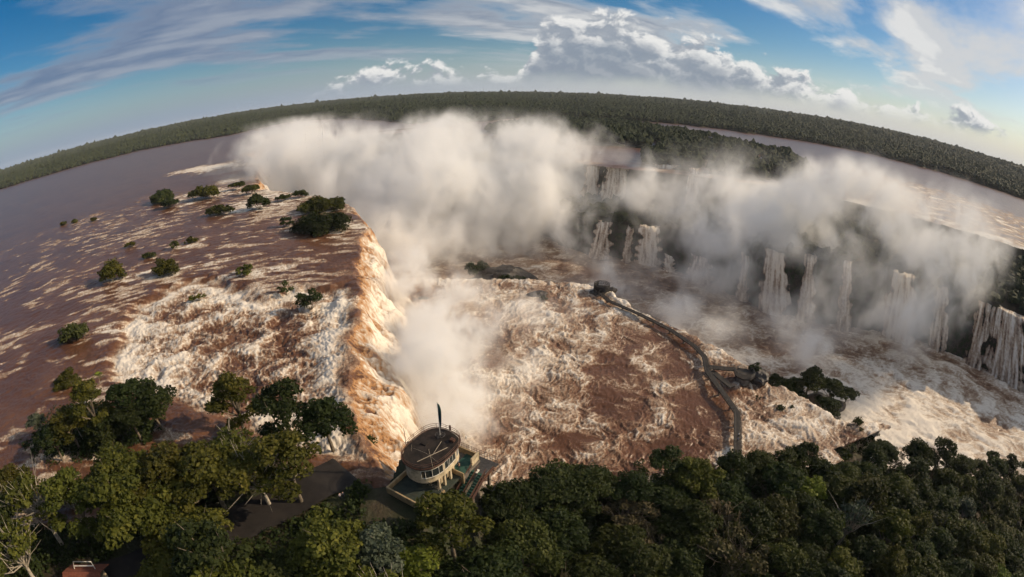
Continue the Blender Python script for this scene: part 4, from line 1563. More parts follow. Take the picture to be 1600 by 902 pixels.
for i, a in enumerate((
        (1015, 360, 1013, 415, 30, 374, 'paired tan waterfall of the lower tier, its left and wider strand', 0.62), (1049, 368, 1047, 416, 16, 362, 'narrow tan waterfall just right of the wider paired strand', 0.6),
        (945, 345, 936, 396, 26, 384, 'faint waterfall left of the tan pair, behind thin spray', 0.42), (985, 362, 978, 408, 12, 380, 'thread-like faint waterfall between the veil and the tan pair', 0.36),
        (1100, 378, 1093, 432, 34, 348, 'thin veil of several strands right of the tan pair', 0.36), (1130, 382, 1122, 452, 18, 335, 'slim white waterfall right of the thin veil', 0.46),
        (1212, 395, 1207, 492, 34, 319, 'stepped white waterfall with a dark rock near its top', 0.62), (1412, 430, 1402, 526, 36, 352, 'isolated pinkish waterfall between dark cliffs on the right', 0.66),
        (1530, 500, 1522, 565, 22, 352, 'faint narrow veil of water left of the wide rightmost fall', 0.32), (1578, 486, 1570, 592, 60, 362, 'wide misty waterfall at the right edge', 0.40),
        (1165, 400, 1160, 470, 14, 330, 'slight strand of falling water left of the stepped white waterfall', 0.4), (1262, 420, 1256, 505, 20, 330, 'thin broken waterfall right of the stepped white one', 0.42),
        (1322, 424, 1316, 515, 16, 338, 'slim veil of water between the stepped fall and the isolated pinkish one', 0.38), (1470, 460, 1463, 545, 20, 352, 'thin veil of water right of the isolated pinkish waterfall', 0.4))):
    far_fall(*a[:7], a[7], 1, i)
for i, a in enumerate(((928, 256, 924, 290, 22, 452, 'left sunlit fall of the upper tier', 0.66), (965, 258, 963, 290, 40, 440, 'wide sunlit fall of the upper tier right of the leftmost one', 0.6),
                       (1040, 268, 1036, 292, 34, 440, 'grey fall of the upper tier in the shade of the wooded island', 0.56), (1085, 275, 1081, 302, 18, 432, 'small grey fall at the right end of the upper tier', 0.5))):
    far_fall(*a[:7], a[7], 2, 20 + i)


# rocks awash in the gorge and on the rim, some of them overgrown
ROCK = plain('wet_rock', (0.050, 0.042, 0.036), 0.6, 0.4, 0.5, 0.8)


def boulder_mesh(name, seed, rx, ry, rz):
    bm = bmesh.new()
    bmesh.ops.create_icosphere(bm, subdivisions=4, radius=1.0)
    co = np.array([v.co[:] for v in bm.verts])
    n = fbm3(co[:, 0] * 1.3 + seed, co[:, 1] * 1.3, co[:, 2] * 1.3, 4, seed)
    for v, k in zip(bm.verts, n):
        v.co = Vector((v.co.x * rx, v.co.y * ry, v.co.z * rz)) * (1 + 0.30 * float(k))
    me = bpy.data.meshes.new(name)
    bm.to_mesh(me)
    bm.free()
    return me


def on_water(px, py, z): return ground(px, py, z)


g = on_water(772, 448, 2)
r_ = link('rock_island', boulder_mesh('rock_island', 3, 23, 13, 15), ROCK)
r_.location = (g[0] + 4, g[1] + 8, -1)
tag(r_, 'dark humped rock island wrapped in spray behind the rim of the shelf', 'rock')
for k, (px, py, w, h, lab) in enumerate(((745, 420, 60, 20, 'dark bushes on the crest of the rock island in the spray'), (800, 434, 60, 16, 'dark bushes on the right flank of the rock island in the spray'))):
    st, lv = make_shrub_mesh(330 + k, 21, 13, 7.5, 16, 44, 0.5)
    gg = on_water(px, py, 14)
    s_ = root('shrub', (gg[0], gg[1] + 4, 10.5 - 3 * k), 0.2, lab, 'shrub')
    link('stems', st, BARK, s_)
    link('foliage', lv, LEAF['dark'], s_)
for k, (px, py, z, rx, ry, rz, lab) in enumerate(((838, 462, M, 5.5, 3.2, 3.0, 'flat brown rock awash near the far rim of the shelf'), (662, 392, 6, 8, 5, 6, 'dark rock showing through spray at the foot of the far curtain'),
                                                  (662, 468, M, 3, 2.2, 1.8, 'small dark rock awash at the foot of the sunlit fall'), (1185, 585, M + 1, 4.2, 4.2, 2.6, 'overgrown rock behind the side lookout'),
                                                  (958, 452, M - 0.5, 2.2, 2.0, 1.2, 'small rock right of the end lookout'), (930, 458, M + 0.3, 3.0, 2.4, 2.0, 'dark rock left of the end lookout'))):
    g = on_water(px, py, z)
    r_ = link('rock', boulder_mesh('rock', 11 + k, rx, ry, rz), ROCK)
    r_.location = (g[0], g[1], z - 0.3 * rz)
    tag(r_, lab, 'rock')
for k, (px, py, z, w, h, lab) in enumerate(((1178, 578, M + 2, 6.5, 3.6, 'dark shrub on the rock behind the side lookout'), (1218, 638, M - 2, 4.5, 2.0, 'small dark shrub on the sloping rim, left of two'),
                                            (1236, 642, M - 3, 3.6, 2.4, 'small dark shrub on the sloping rim, right of two'), (1336, 674, M - 4, 9.0, 5.5, 'dark bush on the brink beside the gorge water'),
                                            (1346, 699, M - 16, 12.0, 6.5, 'wide dark thicket where the shelf water meets the wooded bank'), (1362, 682, M - 17, 8.0, 5.0, 'dark shrub at the outer end of the thicket by the wooded bank'), (1312, 664, M - 6, 3.0, 1.6, 'very small bush on the brink left of a larger one'), (1001, 738, M + 1, 5.0, 4.2, 'dark bush at the near edge of the shelf water'),
                                            (1184, 622, M, 2.4, 1.4, 'tiny dark tuft on the rim below the side lookout'), (850, 467, M + 1, 5.0, 1.8, 'low brown bush on the flat rock near the far rim'))):
    g = on_water(px, py, z)
    st, lv = make_shrub_mesh(350 + k, w, w * 0.8, h, 7, 60, 0.36)
    s_ = root('shrub', (g[0], g[1], z - 0.4), 0.3 * k, lab, 'shrub')
    link('stems', st, BARK, s_)
    link('foliage', lv, LEAF['dark'], s_)
# wooded rock standing in the gorge below the rim
islet = link('rock_island', boulder_mesh('rock_island', 8, 17, 10, 9), ROCK)
g = on_water(1276, 636, 4)
islet.location = (g[0], g[1], 0)
tag(islet, 'dark wooded rock standing in the pale gorge water below the rim', 'rock')
for k, (px, py, s, kind, lab) in enumerate(((1212, 594, 0.8, 'dark', 'low dark tree at the left end of the wooded rock in the gorge'), (1240, 606, 1.05, 'dark', 'dark tree left of the middle of the wooded rock in the gorge'),
                                            (1268, 600, 1.3, 'dark', 'tallest dark tree in the middle of the wooded rock in the gorge'), (1296, 612, 1.1, 'dark', 'dark tree right of the tallest one on the wooded rock in the gorge'),
                                            (1324, 618, 0.85, 'dark', 'airy dark tree leaning at the right end of the wooded rock'), (1292, 636, 0.95, 'dark', 'dark tree on the near side of the wooded rock in the gorge'))):
    base = 4.0 if k in (1, 2, 3, 5) else 1.5
    g = ground(px, py, base + 9 * s)
    tree(kind, g[0], g[1], s, base - 1, lab)


def build_undergrowth():
    rng = np.random.default_rng(88)
    n = 26000
    a, r = np.radians(rng.uniform(-88, 86, n)), 30 + 235 * rng.uniform(0, 1, n) ** 1.35
    x, y = r * np.sin(a), r * np.cos(a)
    sd = poly_sd(x, y, FORE)
    si = poly_sd(x, y, ISLE)
    rd, _, _ = line_dist(x, y, ROAD_LINE)
    ok = ((sd > 1.5) & (rd > 5.6) & ~((x > -24.5) & (x < -5) & (y > 49) & (y < 72))) | (si > 0.5)
    ok &= rng.uniform(0, 1, n) < np.clip(r / 110, 0.35, 1)
    x, y = x[ok], y[ok]
    z = terrain(x, y)
    rad = rng.uniform(0.9, 1.9, len(x))
    V, Fq, tone = leaf_cloud(rng, np.stack([x, y, z + rad * 0.25], 1), rad, 17, 0.40, 0.9)
    o = link('undergrowth', raw_mesh('undergrowth', V, Fq, face_attrs={'tone': tone}), LEAF['dark'])
    tag(o, 'dark undergrowth covering the forest floor', 'undergrowth', kind='stuff')


build_undergrowth()
# ------------------------------------------------------------------ lookout tower at the brink
CREAM = plain('cream_plaster', (0.50, 0.41, 0.27), 0.75, 0.3, 0.28, 0.9, dirt=(0.13, 0.10, 0.065))
CREAMTOP = plain('weathered_cream_coping', (0.36, 0.26, 0.14), 0.8, 0.3, 0.25, 1.2, dirt=(0.20, 0.15, 0.09))
ROOFTAR = plain('stained_roof_felt', (0.020, 0.015, 0.012), 0.85, 0.25, 0.55, 0.9, dirt=(0.055, 0.036, 0.026))
RUST = plain('brown_painted_steel', (0.085, 0.036, 0.020), 0.6, 0.4, 0.3, 2.0)
DARKSTEEL = plain('dark_steel', (0.055, 0.050, 0.046), 0.55, 0.4, 0.3, 2.0)
PALEPIPE = plain('pale_pipe', (0.36, 0.30, 0.22), 0.6, 0.4, 0.15, 2.0)
GREENFLOOR = plain('green_painted_floor', (0.030, 0.082, 0.058), 0.7, 0.3, 0.3, 0.8, dirt=(0.035, 0.042, 0.030))
DARKGREEN = plain('dark_green_floor', (0.034, 0.044, 0.034), 0.8, 0.3, 0.3, 0.7, dirt=(0.060, 0.058, 0.044))  # dull dark green with slightly paler blotches
CONCRETE = plain('stained_concrete', (0.20, 0.17, 0.135), 0.85, 0.25, 0.3, 0.7, dirt=(0.075, 0.065, 0.05))
WHITEPAINT = plain('white_paint', (0.72, 0.68, 0.60), 0.6, 0.4, 0.1, 2.0)
ASPHALT = plain('shaded_asphalt', (0.019, 0.015, 0.0125), 0.75, 0.35, 0.3, 0.5)  # darkened below asphalt's own tone to stand for shade on the road


def glass_material():
    m, q, out = material('window_glass')
    bsdf(q, out, (0.030, 0.036, 0.036), 0.08, 0.7)
    return m


GLASS = glass_material()
TC = np.array([-13.3, 60.8])
TA, TB = np.array([0.5, 0.866]), np.array([0.866, -0.5])
TROT = math.atan2(TA[1], TA[0])          # local x runs along a, local y along -b


def tl(a, b, z): return (a, -b, z)


def box(bm, a0, a1, b0, b1, z0, z1):
    r = bmesh.ops.create_cube(bm, size=1)
    for v in r['verts']:
        v.co = Vector(((a0 + a1) / 2 + v.co.x * (a1 - a0), -((b0 + b1) / 2 + v.co.y * (b1 - b0)), (z0 + z1) / 2 + v.co.z * (z1 - z0)))


def finish(name, bm, mat, parent, bev=0.0, smooth=False):
    bmesh.ops.recalc_face_normals(bm, faces=bm.faces)
    if bev:
        bmesh.ops.bevel(bm, geom=list(bm.edges), offset=bev, segments=1, affect='EDGES', clamp_overlap=True)
    me = bpy.data.meshes.new(name)
    bm.to_mesh(me)
    bm.free()
    for p in me.polygons: p.use_smooth = smooth
    return link(name, me, mat, parent)


def boxes(name, lst, mat, parent, bev=0.02):
    bm = bmesh.new()
    for q in lst: box(bm, *q)
    return finish(name, bm, mat, parent, bev)


def tubes(name, paths, r, mat, parent, sides=6):
    v, f = merge([tube(p, [r] * len(p), sides) for p in paths])
    return link(name, raw_mesh(name, v, f, smooth=True), mat, parent)


def outline(off=0.0, n=72):
    """plan of the cabin: a rounded rectangle, rounder at the landward end"""
    pts = []
    for i in range(n):
        t = 2 * math.pi * i / n
        c, s = math.cos(t), math.sin(t)
        e = 2.9 if c > 0 else 2.35
        r = (abs(c) ** e + abs(s) ** e) ** (-1 / e)
        pts.append((-0.1 + (5.1 + off) * r * c, -0.45 + (3.55 + off) * r * s))
    return pts


def ring_wall(bm, o0, z0, o1, z1, sel=None, thick=0.16):
    P0, P1 = outline(o0), outline(o1)
    Q0, Q1 = outline(o0 - thick), outline(o1 - thick)
    n = len(P0)
    for i in range(n):
        j = (i + 1) % n
        if sel is not None and not sel(i): continue
        a = [bm.verts.new(tl(*p, z)) for p, z in ((P0[i], z0), (P0[j], z0), (P1[j], z1), (P1[i], z1), (Q0[i], z0), (Q0[j], z0), (Q1[j], z1), (Q1[i], z1))]
        for q in ((0, 1, 2, 3), (7, 6, 5, 4), (3, 2, 6, 7), (4, 5, 1, 0), (1, 5, 6, 2), (0, 3, 7, 4)):
            bm.faces.new([a[k] for k in q])
    bmesh.ops.remove_doubles(bm, verts=bm.verts, dist=0.001)


def slab(bm, off, z0, z1):
    P = outline(off)
    lo = [bm.verts.new(tl(*p, z0)) for p in P]
    hi = [bm.verts.new(tl(*p, z1)) for p in P]
    bm.faces.new(hi)
    bm.faces.new(lo[::-1])
    for i in range(len(P)):
        j = (i + 1) % len(P)
        bm.faces.new((lo[i], lo[j], hi[j], hi[i]))


def build_tower():
    t = root('lookout_tower', (TC[0], TC[1], 0), TROT, 'round cornered cream lookout tower with dark flat roof at the brink of the fall', 'tower')
    # shaft and foundations down the bank
    boxes('shaft', [(-1.6, 2.6, -1.5, 2.3, 44, 72.4)], CREAM, t, 0.05)
    boxes('base', [(-2.4, 7.25, -3.9, 1.6, 43, 69.7), (1.9, 7.25, 1.6, 4.6, 43, 69.7)], CONCRETE, t, 0.05)
    for a, b in ((-2.6, 2.7), (-1.4, 3.0), (0.4, 2.9)):
        boxes('column', [(a - 0.22, a + 0.22, b - 0.22, b + 0.22, 66, 72.4)], CREAM, t, 0.03)
    bm = bmesh.new(); slab(bm, 0.06, 72.3, 72.62)
    finish('cabin_floor', bm, CREAM, t)
    pts = outline(0)
    n = len(pts)

    def is_win(i):
        a = (pts[i][0] + pts[(i + 1) % n][0]) / 2
        b = (pts[i][1] + pts[(i + 1) % n][1]) / 2
        if b > 0.4 and (-4.9 < a < -1.5 or -1.0 < a < 2.0 or 2.5 < a < 4.2): return True
        if b < -2.5 and -3.5 < a < 3.5 and abs(a) > 0.3: return True
        return a > 4.6 and -2.6 < b < 2.0
    bm = bmesh.new()
    ring_wall(bm, 0.03, 72.62, 0.0, 73.35)
    ring_wall(bm, 0.0, 73.35, 0.0, 75.1, lambda i: not is_win(i))
    ring_wall(bm, 0.0, 75.1, 0.05, 75.55)
    finish('wall', bm, CREAM, t)
    # windows: each run of glazing with its frame
    runs, cur = [], []
    for i in range(n + 1):
        if i < n and is_win(i): cur.append(i)
        elif cur:
            runs.append(cur); cur = []
    for run in runs:
        bm = bmesh.new()
        inn = outline(-0.10)
        for i in run:
            j = (i + 1) % n
            bm.faces.new([bm.verts.new(tl(*inn[k], z)) for k, z in ((i, 73.35), (j, 73.35), (j, 75.1), (i, 75.1))])
        bmesh.ops.remove_doubles(bm, verts=bm.verts, dist=0.001)
        w = finish('window', bm, GLASS, t)
        paths = []
        fr = outline(-0.03)
        idx = run + [(run[-1] + 1) % n]
        for z in (73.37, 75.06): paths.append([tl(*fr[k], z) for k in idx])
        L = len(idx) - 1
        for s in range(5):
            k = idx[round(s * L / 4)]
            paths.append([tl(*fr[k], 73.35), tl(*fr[k], 75.1)])
        tubes('frame', paths, 0.055, WHITEPAINT, w, 4)
    # roof with brown edge pipes and railing
    bm = bmesh.new(); slab(bm, 0.18, 75.55, 75.95)
    roof = finish('roof', bm, ROOFTAR, t)
    loop = lambda o, z: [tl(*p, z) for p in outline(o) + outline(o)[:1]]
    tubes('gutter', [loop(0.30, 75.62), loop(0.42, 75.80), loop(0.46, 76.02)], 0.075, RUST, roof, 6)
    rail = [loop(0.40, 76.55), loop(0.42, 76.95)]
    o = outline(0.41)
    posts = [[tl(*o[k], 75.9), tl(*o[k], 76.97)] for k in range(0, n, 5)]
    tubes('railing', rail + posts, 0.038, RUST, t, 5)
    # things fixed on the roof
    tubes('roof_pipe', [[tl(-4.1, -0.1, 76.06), tl(1.4, 2.05, 76.16)]], 0.065, PALEPIPE, t, 8)
    tubes('roof_strut', [[tl(-1.0, 0.9, 76.05), tl(2.0, 0.35, 76.3)]], 0.04, PALEPIPE, t, 6)
    tubes('whip_antenna', [[tl(-3.8, 2.95, 75.95), tl(-3.4, 2.2, 79.5)]], 0.028, PALEPIPE, t, 5)
    tubes('guy_wire', [[tl(-1.75, -3.0, 75.98), tl(-2.05, 0.2, 76.6), tl(-2.3, 3.1, 75.98)], [tl(-1.2, -3.7, 75.98), tl(-2.6, -2.6, 75.98)]], 0.018, PALEPIPE, t, 5)
    tubes('mast', [[tl(-1.2, -5.0, 70), tl(-1.2, -5.0, 79.0)]], 0.05, DARKSTEEL, t, 6)
    cp = [(3.3 + 0.85 * math.cos(q), -0.9 + 0.85 * math.sin(q)) for q in np.linspace(0, 2 * math.pi, 25)]
    spokes = [[tl(3.3, -0.9, 76.3), tl(*cp[k], 76.35)] for k in range(0, 24, 3)]
    tubes('cable_ring', [[tl(*p, 76.35) for p in cp]] + spokes, 0.05, DARKSTEEL, t, 5)
    boxes('vent_box', [(3.0, 3.7, 1.3, 2.1, 75.95, 76.5)], RUST, t)
    boxes('hatch', [(-0.2, 0.8, -2.4, -1.4, 75.95, 76.15)], ROOFTAR, t)
    boxes('lamp', [(5.0, 5.3, 3.2, 3.5, 76.2, 76.6)], WHITEPAINT, t)
    for b, z in ((-0.6, 76.5),): boxes('beacon', [(5.5, 5.75, b, b + 0.3, 76.0, 77.0)], RUST, t)
    # landward deck
    boxes('deck', [(-8.0, 2.0, -4.1, 4.1, 69.6, 70.0)], DARKGREEN, t)
    boxes('parapet', [(-8.0, 4.0, -4.4, -4.1, 69.5, 71.0)], CREAMTOP, t, 0.03)
    boxes('parapet', [(-8.3, -8.0, -4.4, 4.4, 69.5, 71.0)], CREAMTOP, t, 0.03)
    boxes('parapet', [(-8.0, -3.2, 4.1, 4.4, 69.5, 71.0)], CREAMTOP, t, 0.03)
    tubes('railing', [[tl(-3.2, 0.3 + 0, 70.9), tl(-3.2, 4.2, 70.9)], [tl(-3.2, 0.3, 70.5), tl(-3.2, 4.2, 70.5)]] + [[tl(-3.2, 0.3 + k * 0.65, 70), tl(-3.2, 0.3 + k * 0.65, 70.9)] for k in range(7)], 0.035, PALEPIPE, t, 5)
    # river terrace, its walls and stair flights
    boxes('terrace', [(1.9, 7.2, 1.6, 4.1, 69.75, 70.02)], GREENFLOOR, t)
    boxes('terrace_wall', [(7.2, 7.5, -4.2, 3.9, 69.4, 71.0)], CREAMTOP, t, 0.03)
    boxes('terrace_wall', [(5.1, 7.5, 3.9, 4.2, 69.3, 71.5)], CREAM, t, 0.03)
    boxes('terrace_wall', [(1.65, 1.9, 1.6, 4.75, 68.4, 71.0)], CREAMTOP, t, 0.03)
    boxes('landing', [(4.6, 7.5, 4.25, 7.1, 69.3, 69.5)], DARKSTEEL, t)
    for b0, b1, z0, z1 in ((4.3, 5.3, 69.6, 65.4), (5.9, 7.0, 69.5, 65.6)):
        st = []
        for k in range(16):
            a1 = 4.6 - k * 0.5
            z = z0 + (z1 - z0) * k / 15
            st.append((a1 - 0.52, a1, b0, b1, z - 0.5, z))
        boxes('stair_flight', st, GREENFLOOR, t, 0.0)
    for b in (4.2, 5.55, 7.15):
        tubes('handrail', [[tl(5.2, b, 70.5), tl(4.6, b, 70.5), tl(-3.4, b, 66.6)], [tl(4.6, b, 70.1), tl(-3.4, b, 66.2)]] + [[tl(4.6 - k * 1.3, b, 69.3 - k * 0.65), tl(4.6 - k * 1.3, b, 70.5 - k * 0.65)] for k in range(7)], 0.07, RUST, t, 5)
    boxes('white_panel', [(-1.5, -0.7, 5.35, 5.8, 67.2, 68.2)], WHITEPAINT, t)
    boxes('white_panel', [(4.2, 5.2, 5.3, 5.8, 69.5, 69.62)], WHITEPAINT, t)
    rl = []
    for z in (70.0, 70.5, 71.0): rl.append([tl(8.4, -3.8, z), tl(8.4, 7.6, z), tl(6.9, 7.9, z)])
    for b in np.arange(-3.8, 7.7, 0.57): rl.append([tl(8.4, b, 69.3), tl(8.4, b, 71.0)])
    tubes('railing', rl, 0.035, DARKSTEEL, t, 5)
    boxes('walkway_deck', [(7.52, 8.5, -3.9, 7.7, 69.2, 69.35)], DARKSTEEL, t)
    net = [[tl(8.4, 7.7, 69.5), tl(7.0, 9.3, 68.9), tl(-1.2, 9.3, 64.9)]]
    for k in range(6):
        a, z = 7.0 - k * 1.65, 68.8 - k * 0.8
        net.append([tl(a, 7.15, z), tl(a, 9.3, z + 0.05)])
    tubes('net_bracket', net, 0.065, DARKSTEEL, t, 5)
    boxes('edge_beam', [(4.0, 7.4, 7.15, 7.4, 68.8, 69.4)], RUST, t)
    v, f = tube([tl(4.0, 7.3, 69.1), tl(-3.4, 7.3, 65.2)], [0.28, 0.28], 4)
    link('edge_beam', raw_mesh('edge_beam', v, f), RUST, t)
    for a, b in ((6.8, 6.6), (3.0, 6.6), (-0.6, 6.6)): boxes('pillar', [(a - 0.25, a + 0.25, b - 0.25, b + 0.25, 44, 68.6 - (6.8 - a) * 0.45)], CONCRETE, t, 0.03)
    return t


build_tower()


def build_flag():
    loc = TC + TA * 3.3 + TB * (-0.9)
    f = root('flag', (loc[0], loc[1], 75.95), 0, 'limp dark green flag furled along its pole on the tower roof', 'flag')
    tubes('pole', [[(0, 0, 0), (0.05, 0, 7.4)]], 0.05, WHITEPAINT, f, 6)
    m, q, out = material('flag_cloth')
    P = q.new('ShaderNodeTexCoord').outputs['Object']
    n = q.noise(P, 0.8, 2, 0.5)
    z = q.xyz(P)[2]
    c = q.mix(q.ss(q.add(n, q.mul(z, 0.0)), 0.50, 0.56), (0.012, 0.045, 0.036), (0.020, 0.050, 0.090))
    c = q.mix(q.ss(n, 0.66, 0.70), c, (0.16, 0.15, 0.05))
    bsdf(q, out, c, 0.8, 0.2)
    nz, ns = 40, 25
    V = np.zeros((nz, ns, 3))
    for i in range(nz):
        t = i / (nz - 1)
        w = 0.16 + 0.52 * math.sin(math.pi * min(1, t * 1.02)) ** 0.7 * (1 - 0.35 * t)
        for k in range(ns):
            s = k / (ns - 1)
            fold = math.sin(s * 15 + t * 3) * 0.16 * (0.3 + s)
            V[i, k] = (0.07 + s * w * 0.9 + 0.03 * math.sin(t * 9), fold + 0.12 * s * math.sin(t * 5), 7.3 - t * 5.3 - 0.35 * s * (1 - t))
    o = link('cloth', grid_mesh('cloth', V[:, :, 0], V[:, :, 1], V[:, :, 2]), m, f)
    sol = o.modifiers.new('cloth', 'SOLIDIFY'); sol.thickness = 0.02


build_flag()

# road on the landward side
def ribbon(name, line, width, lift, mat):
    L = smooth_line(line, 10)
    T = np.gradient(L, axis=0)
    T /= np.linalg.norm(T, axis=1)[:, None]
    N = np.stack([-T[:, 1], T[:, 0]], 1)
    cols = np.linspace(-width / 2, width / 2, 9)
    X = L[:, 0][:, None] + N[:, 0][:, None] * cols
    Y = L[:, 1][:, None] + N[:, 1][:, None] * cols
    Z = terrain(X, Y).max(1)[:, None] + lift + 0 * X
    return link(name, grid_mesh(name, X, Y, Z), mat)


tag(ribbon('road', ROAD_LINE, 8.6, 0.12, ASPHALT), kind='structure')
# ------------------------------------------------------------------ footbridge over the shelf
WOOD = plain('wet_dark_boards', (0.036, 0.030, 0.025), 0.7, 0.3, 0.3, 0.9)
BZ = M + 1.9
BRIDGE_PX = [(1152, 728), (1152, 645), (1129, 612), (1106, 581), (1101, 557), (1085, 540), (1048, 515), (998, 490), (952, 470), (938, 458)]


def strip(line, w, z0, z1):
    """solid band of given width along a polyline"""
    L = np.array(line)
    T = np.gradient(L, axis=0)
    T /= np.linalg.norm(T, axis=1)[:, None]
    N = np.stack([-T[:, 1], T[:, 0]], 1) * w / 2
    V, f = [], []
    for i in range(len(L)):
        for s, z in ((1, z0), (-1, z0), (-1, z1), (1, z1)): V.append((*(L[i] + s * N[i]), z))
    for i in range(len(L) - 1):
        for k in range(4):
            a, b = i * 4 + k, i * 4 + (k + 1) % 4
            f.append((a, b, b + 4, a + 4))
    f += [(3, 2, 1, 0), tuple(len(V) - 4 + k for k in range(4))]
    return np.array(V), f, N


def rails_along(line, w, z, h=1.15, step=2.0):
    L = np.array(line)
    V, f, N = strip(line, w, z, z + 0.1)
    paths = []
    for s in (1, -1):
        E_ = L + s * N * 0.96
        for zz in (h * 0.5, h): paths.append([(x, y, z + zz) for x, y in E_])
        d = np.concatenate([[0], np.cumsum(np.linalg.norm(np.diff(E_, axis=0), axis=1))])
        for q in np.arange(0, d[-1], step):
            x, y = np.interp(q, d, E_[:, 0]), np.interp(q, d, E_[:, 1])
            paths.append([(x, y, z - 0.1), (x, y, z + h)])
    return paths


def build_bridge():
    line = gxy(BRIDGE_PX, BZ)
    main = []
    for a, b in zip(line[:-1], line[1:]): main += [a + (b - a) * t for t in np.linspace(0, 1, 6, endpoint=False)]
    main.append(line[-1])
    t = root('footbridge', (0, 0, 0), 0, 'long dark footbridge zigzagging over the brown shelf water to its rim', 'footbridge')
    V, f, N = strip(main, 2.2, BZ - 0.35, BZ)
    link('deck', raw_mesh('deck', V, f), WOOD, t)
    v, ff = merge([tube(p, [0.055] * len(p), 5) for p in rails_along(main, 2.2, BZ)])
    link('railing', raw_mesh('railing', v, ff, smooth=True), DARKSTEEL, t)
    d = np.concatenate([[0], np.cumsum(np.linalg.norm(np.diff(np.array(main), axis=0), axis=1))])
    M_ = np.array(main)
    for q in np.arange(3, d[-1], 9.0):
        x, y = np.interp(q, d, M_[:, 0]), np.interp(q, d, M_[:, 1])
        v, ff = tube([(x, y, M - 4), (x, y, BZ - 0.3)], [0.45, 0.38], 8)
        link('pier', raw_mesh('pier', v, ff, smooth=True), CONCRETE, t)
    br = gxy([(1106, 573), (1128, 575), (1150, 577)], BZ)
    V, f, N = strip(list(br), 2.6, BZ - 0.34, BZ + 0.004)
    b_ = link('side_branch', raw_mesh('side_branch', V, f), WOOD, t)
    v, ff = merge([tube(p, [0.055] * len(p), 5) for p in rails_along(list(br), 2.6, BZ)])
    link('railing', raw_mesh('railing', v, ff, smooth=True), DARKSTEEL, b_)
    ob = gxy([(1112, 578), (1128, 591), (1144, 604)], M + 1.2)
    V, f, N = strip(list(ob), 2.2, M + 0.6, M + 1.0)
    link('dark_strip', raw_mesh('dark_strip', V, f), WOOD, t)  # low dark strip running off beside the side branch
    for nm, (px, py), r, h, lab in (('lookout_platform', (1163, 585), 4.0, 1.5, 'eight sided side lookout platform at the end of the short branch'),
                                    ('lookout_platform', (940, 452), 4.2, 2.6, 'dark fenced end lookout on the outer rim of the shelf')):
        c = ground(px, py, BZ)
        p = root(nm, (c[0], c[1], BZ), 0.2, lab, 'lookout platform')
        bm = bmesh.new()
        bmesh.ops.create_cone(bm, cap_ends=True, segments=8, radius1=r, radius2=r, depth=0.5)
        finish('deck', bm, WOOD, p)
        o8 = [(r * 0.97 * math.cos(k * math.pi / 4), r * 0.97 * math.sin(k * math.pi / 4)) for k in range(9)]
        paths = [[(x, y, 0.25 + z) for x, y in o8] for z in np.linspace(0.3, h, 4)]
        for (x0, y0), (x1, y1) in zip(o8[:-1], o8[1:]):
            for s in np.linspace(0, 1, 7 if h > 2 else 4, endpoint=False): paths.append([(x0 + (x1 - x0) * s, y0 + (y1 - y0) * s, 0.2), (x0 + (x1 - x0) * s, y0 + (y1 - y0) * s, 0.25 + h)])
        v, ff = merge([tube(q, [0.06 if h < 2 else 0.10] * len(q), 5) for q in paths])
        link('railing', raw_mesh('railing', v, ff, smooth=True), DARKSTEEL, p)
        v, ff = tube([(0, 0, -7), (0, 0, -0.2)], [r * 0.62, r * 0.62], 12)
        link('pedestal', raw_mesh('pedestal', v, ff), CONCRETE, p)
        if h > 2:
            pl = [(r * 0.9 * math.cos(k * math.pi / 4 + 0.1), r * 0.9 * math.sin(k * math.pi / 4 + 0.1)) for k in range(2, 8)]
            V, f, N = strip([np.array(q) for q in pl], 0.12, 0.25, 2.5)
            link('screen', raw_mesh('screen', V, f), DARKSTEEL, p)


build_bridge()


# riverside path with its dark wall, mostly behind the trees
def build_path():
    line = smooth_line(gxy([(752, 772), (785, 770), (830, 776), (880, 772), (940, 764), (1000, 752), (1040, 746)], M + 3.2), 6)
    t = root('riverside_path', (0, 0, 0), 0, 'dark walled path with railing along the near edge of the shelf water', 'path')
    V, f, N = strip(list(line), 3.0, M - 4, M + 3.2)
    link('wall', raw_mesh('wall', V, f), CONCRETE, t)
    v, ff = merge([tube(p, [0.06] * len(p), 5) for p in rails_along(list(line), 3.0, M + 3.2)])
    link('railing', raw_mesh('railing', v, ff, smooth=True), DARKSTEEL, t)


build_path()


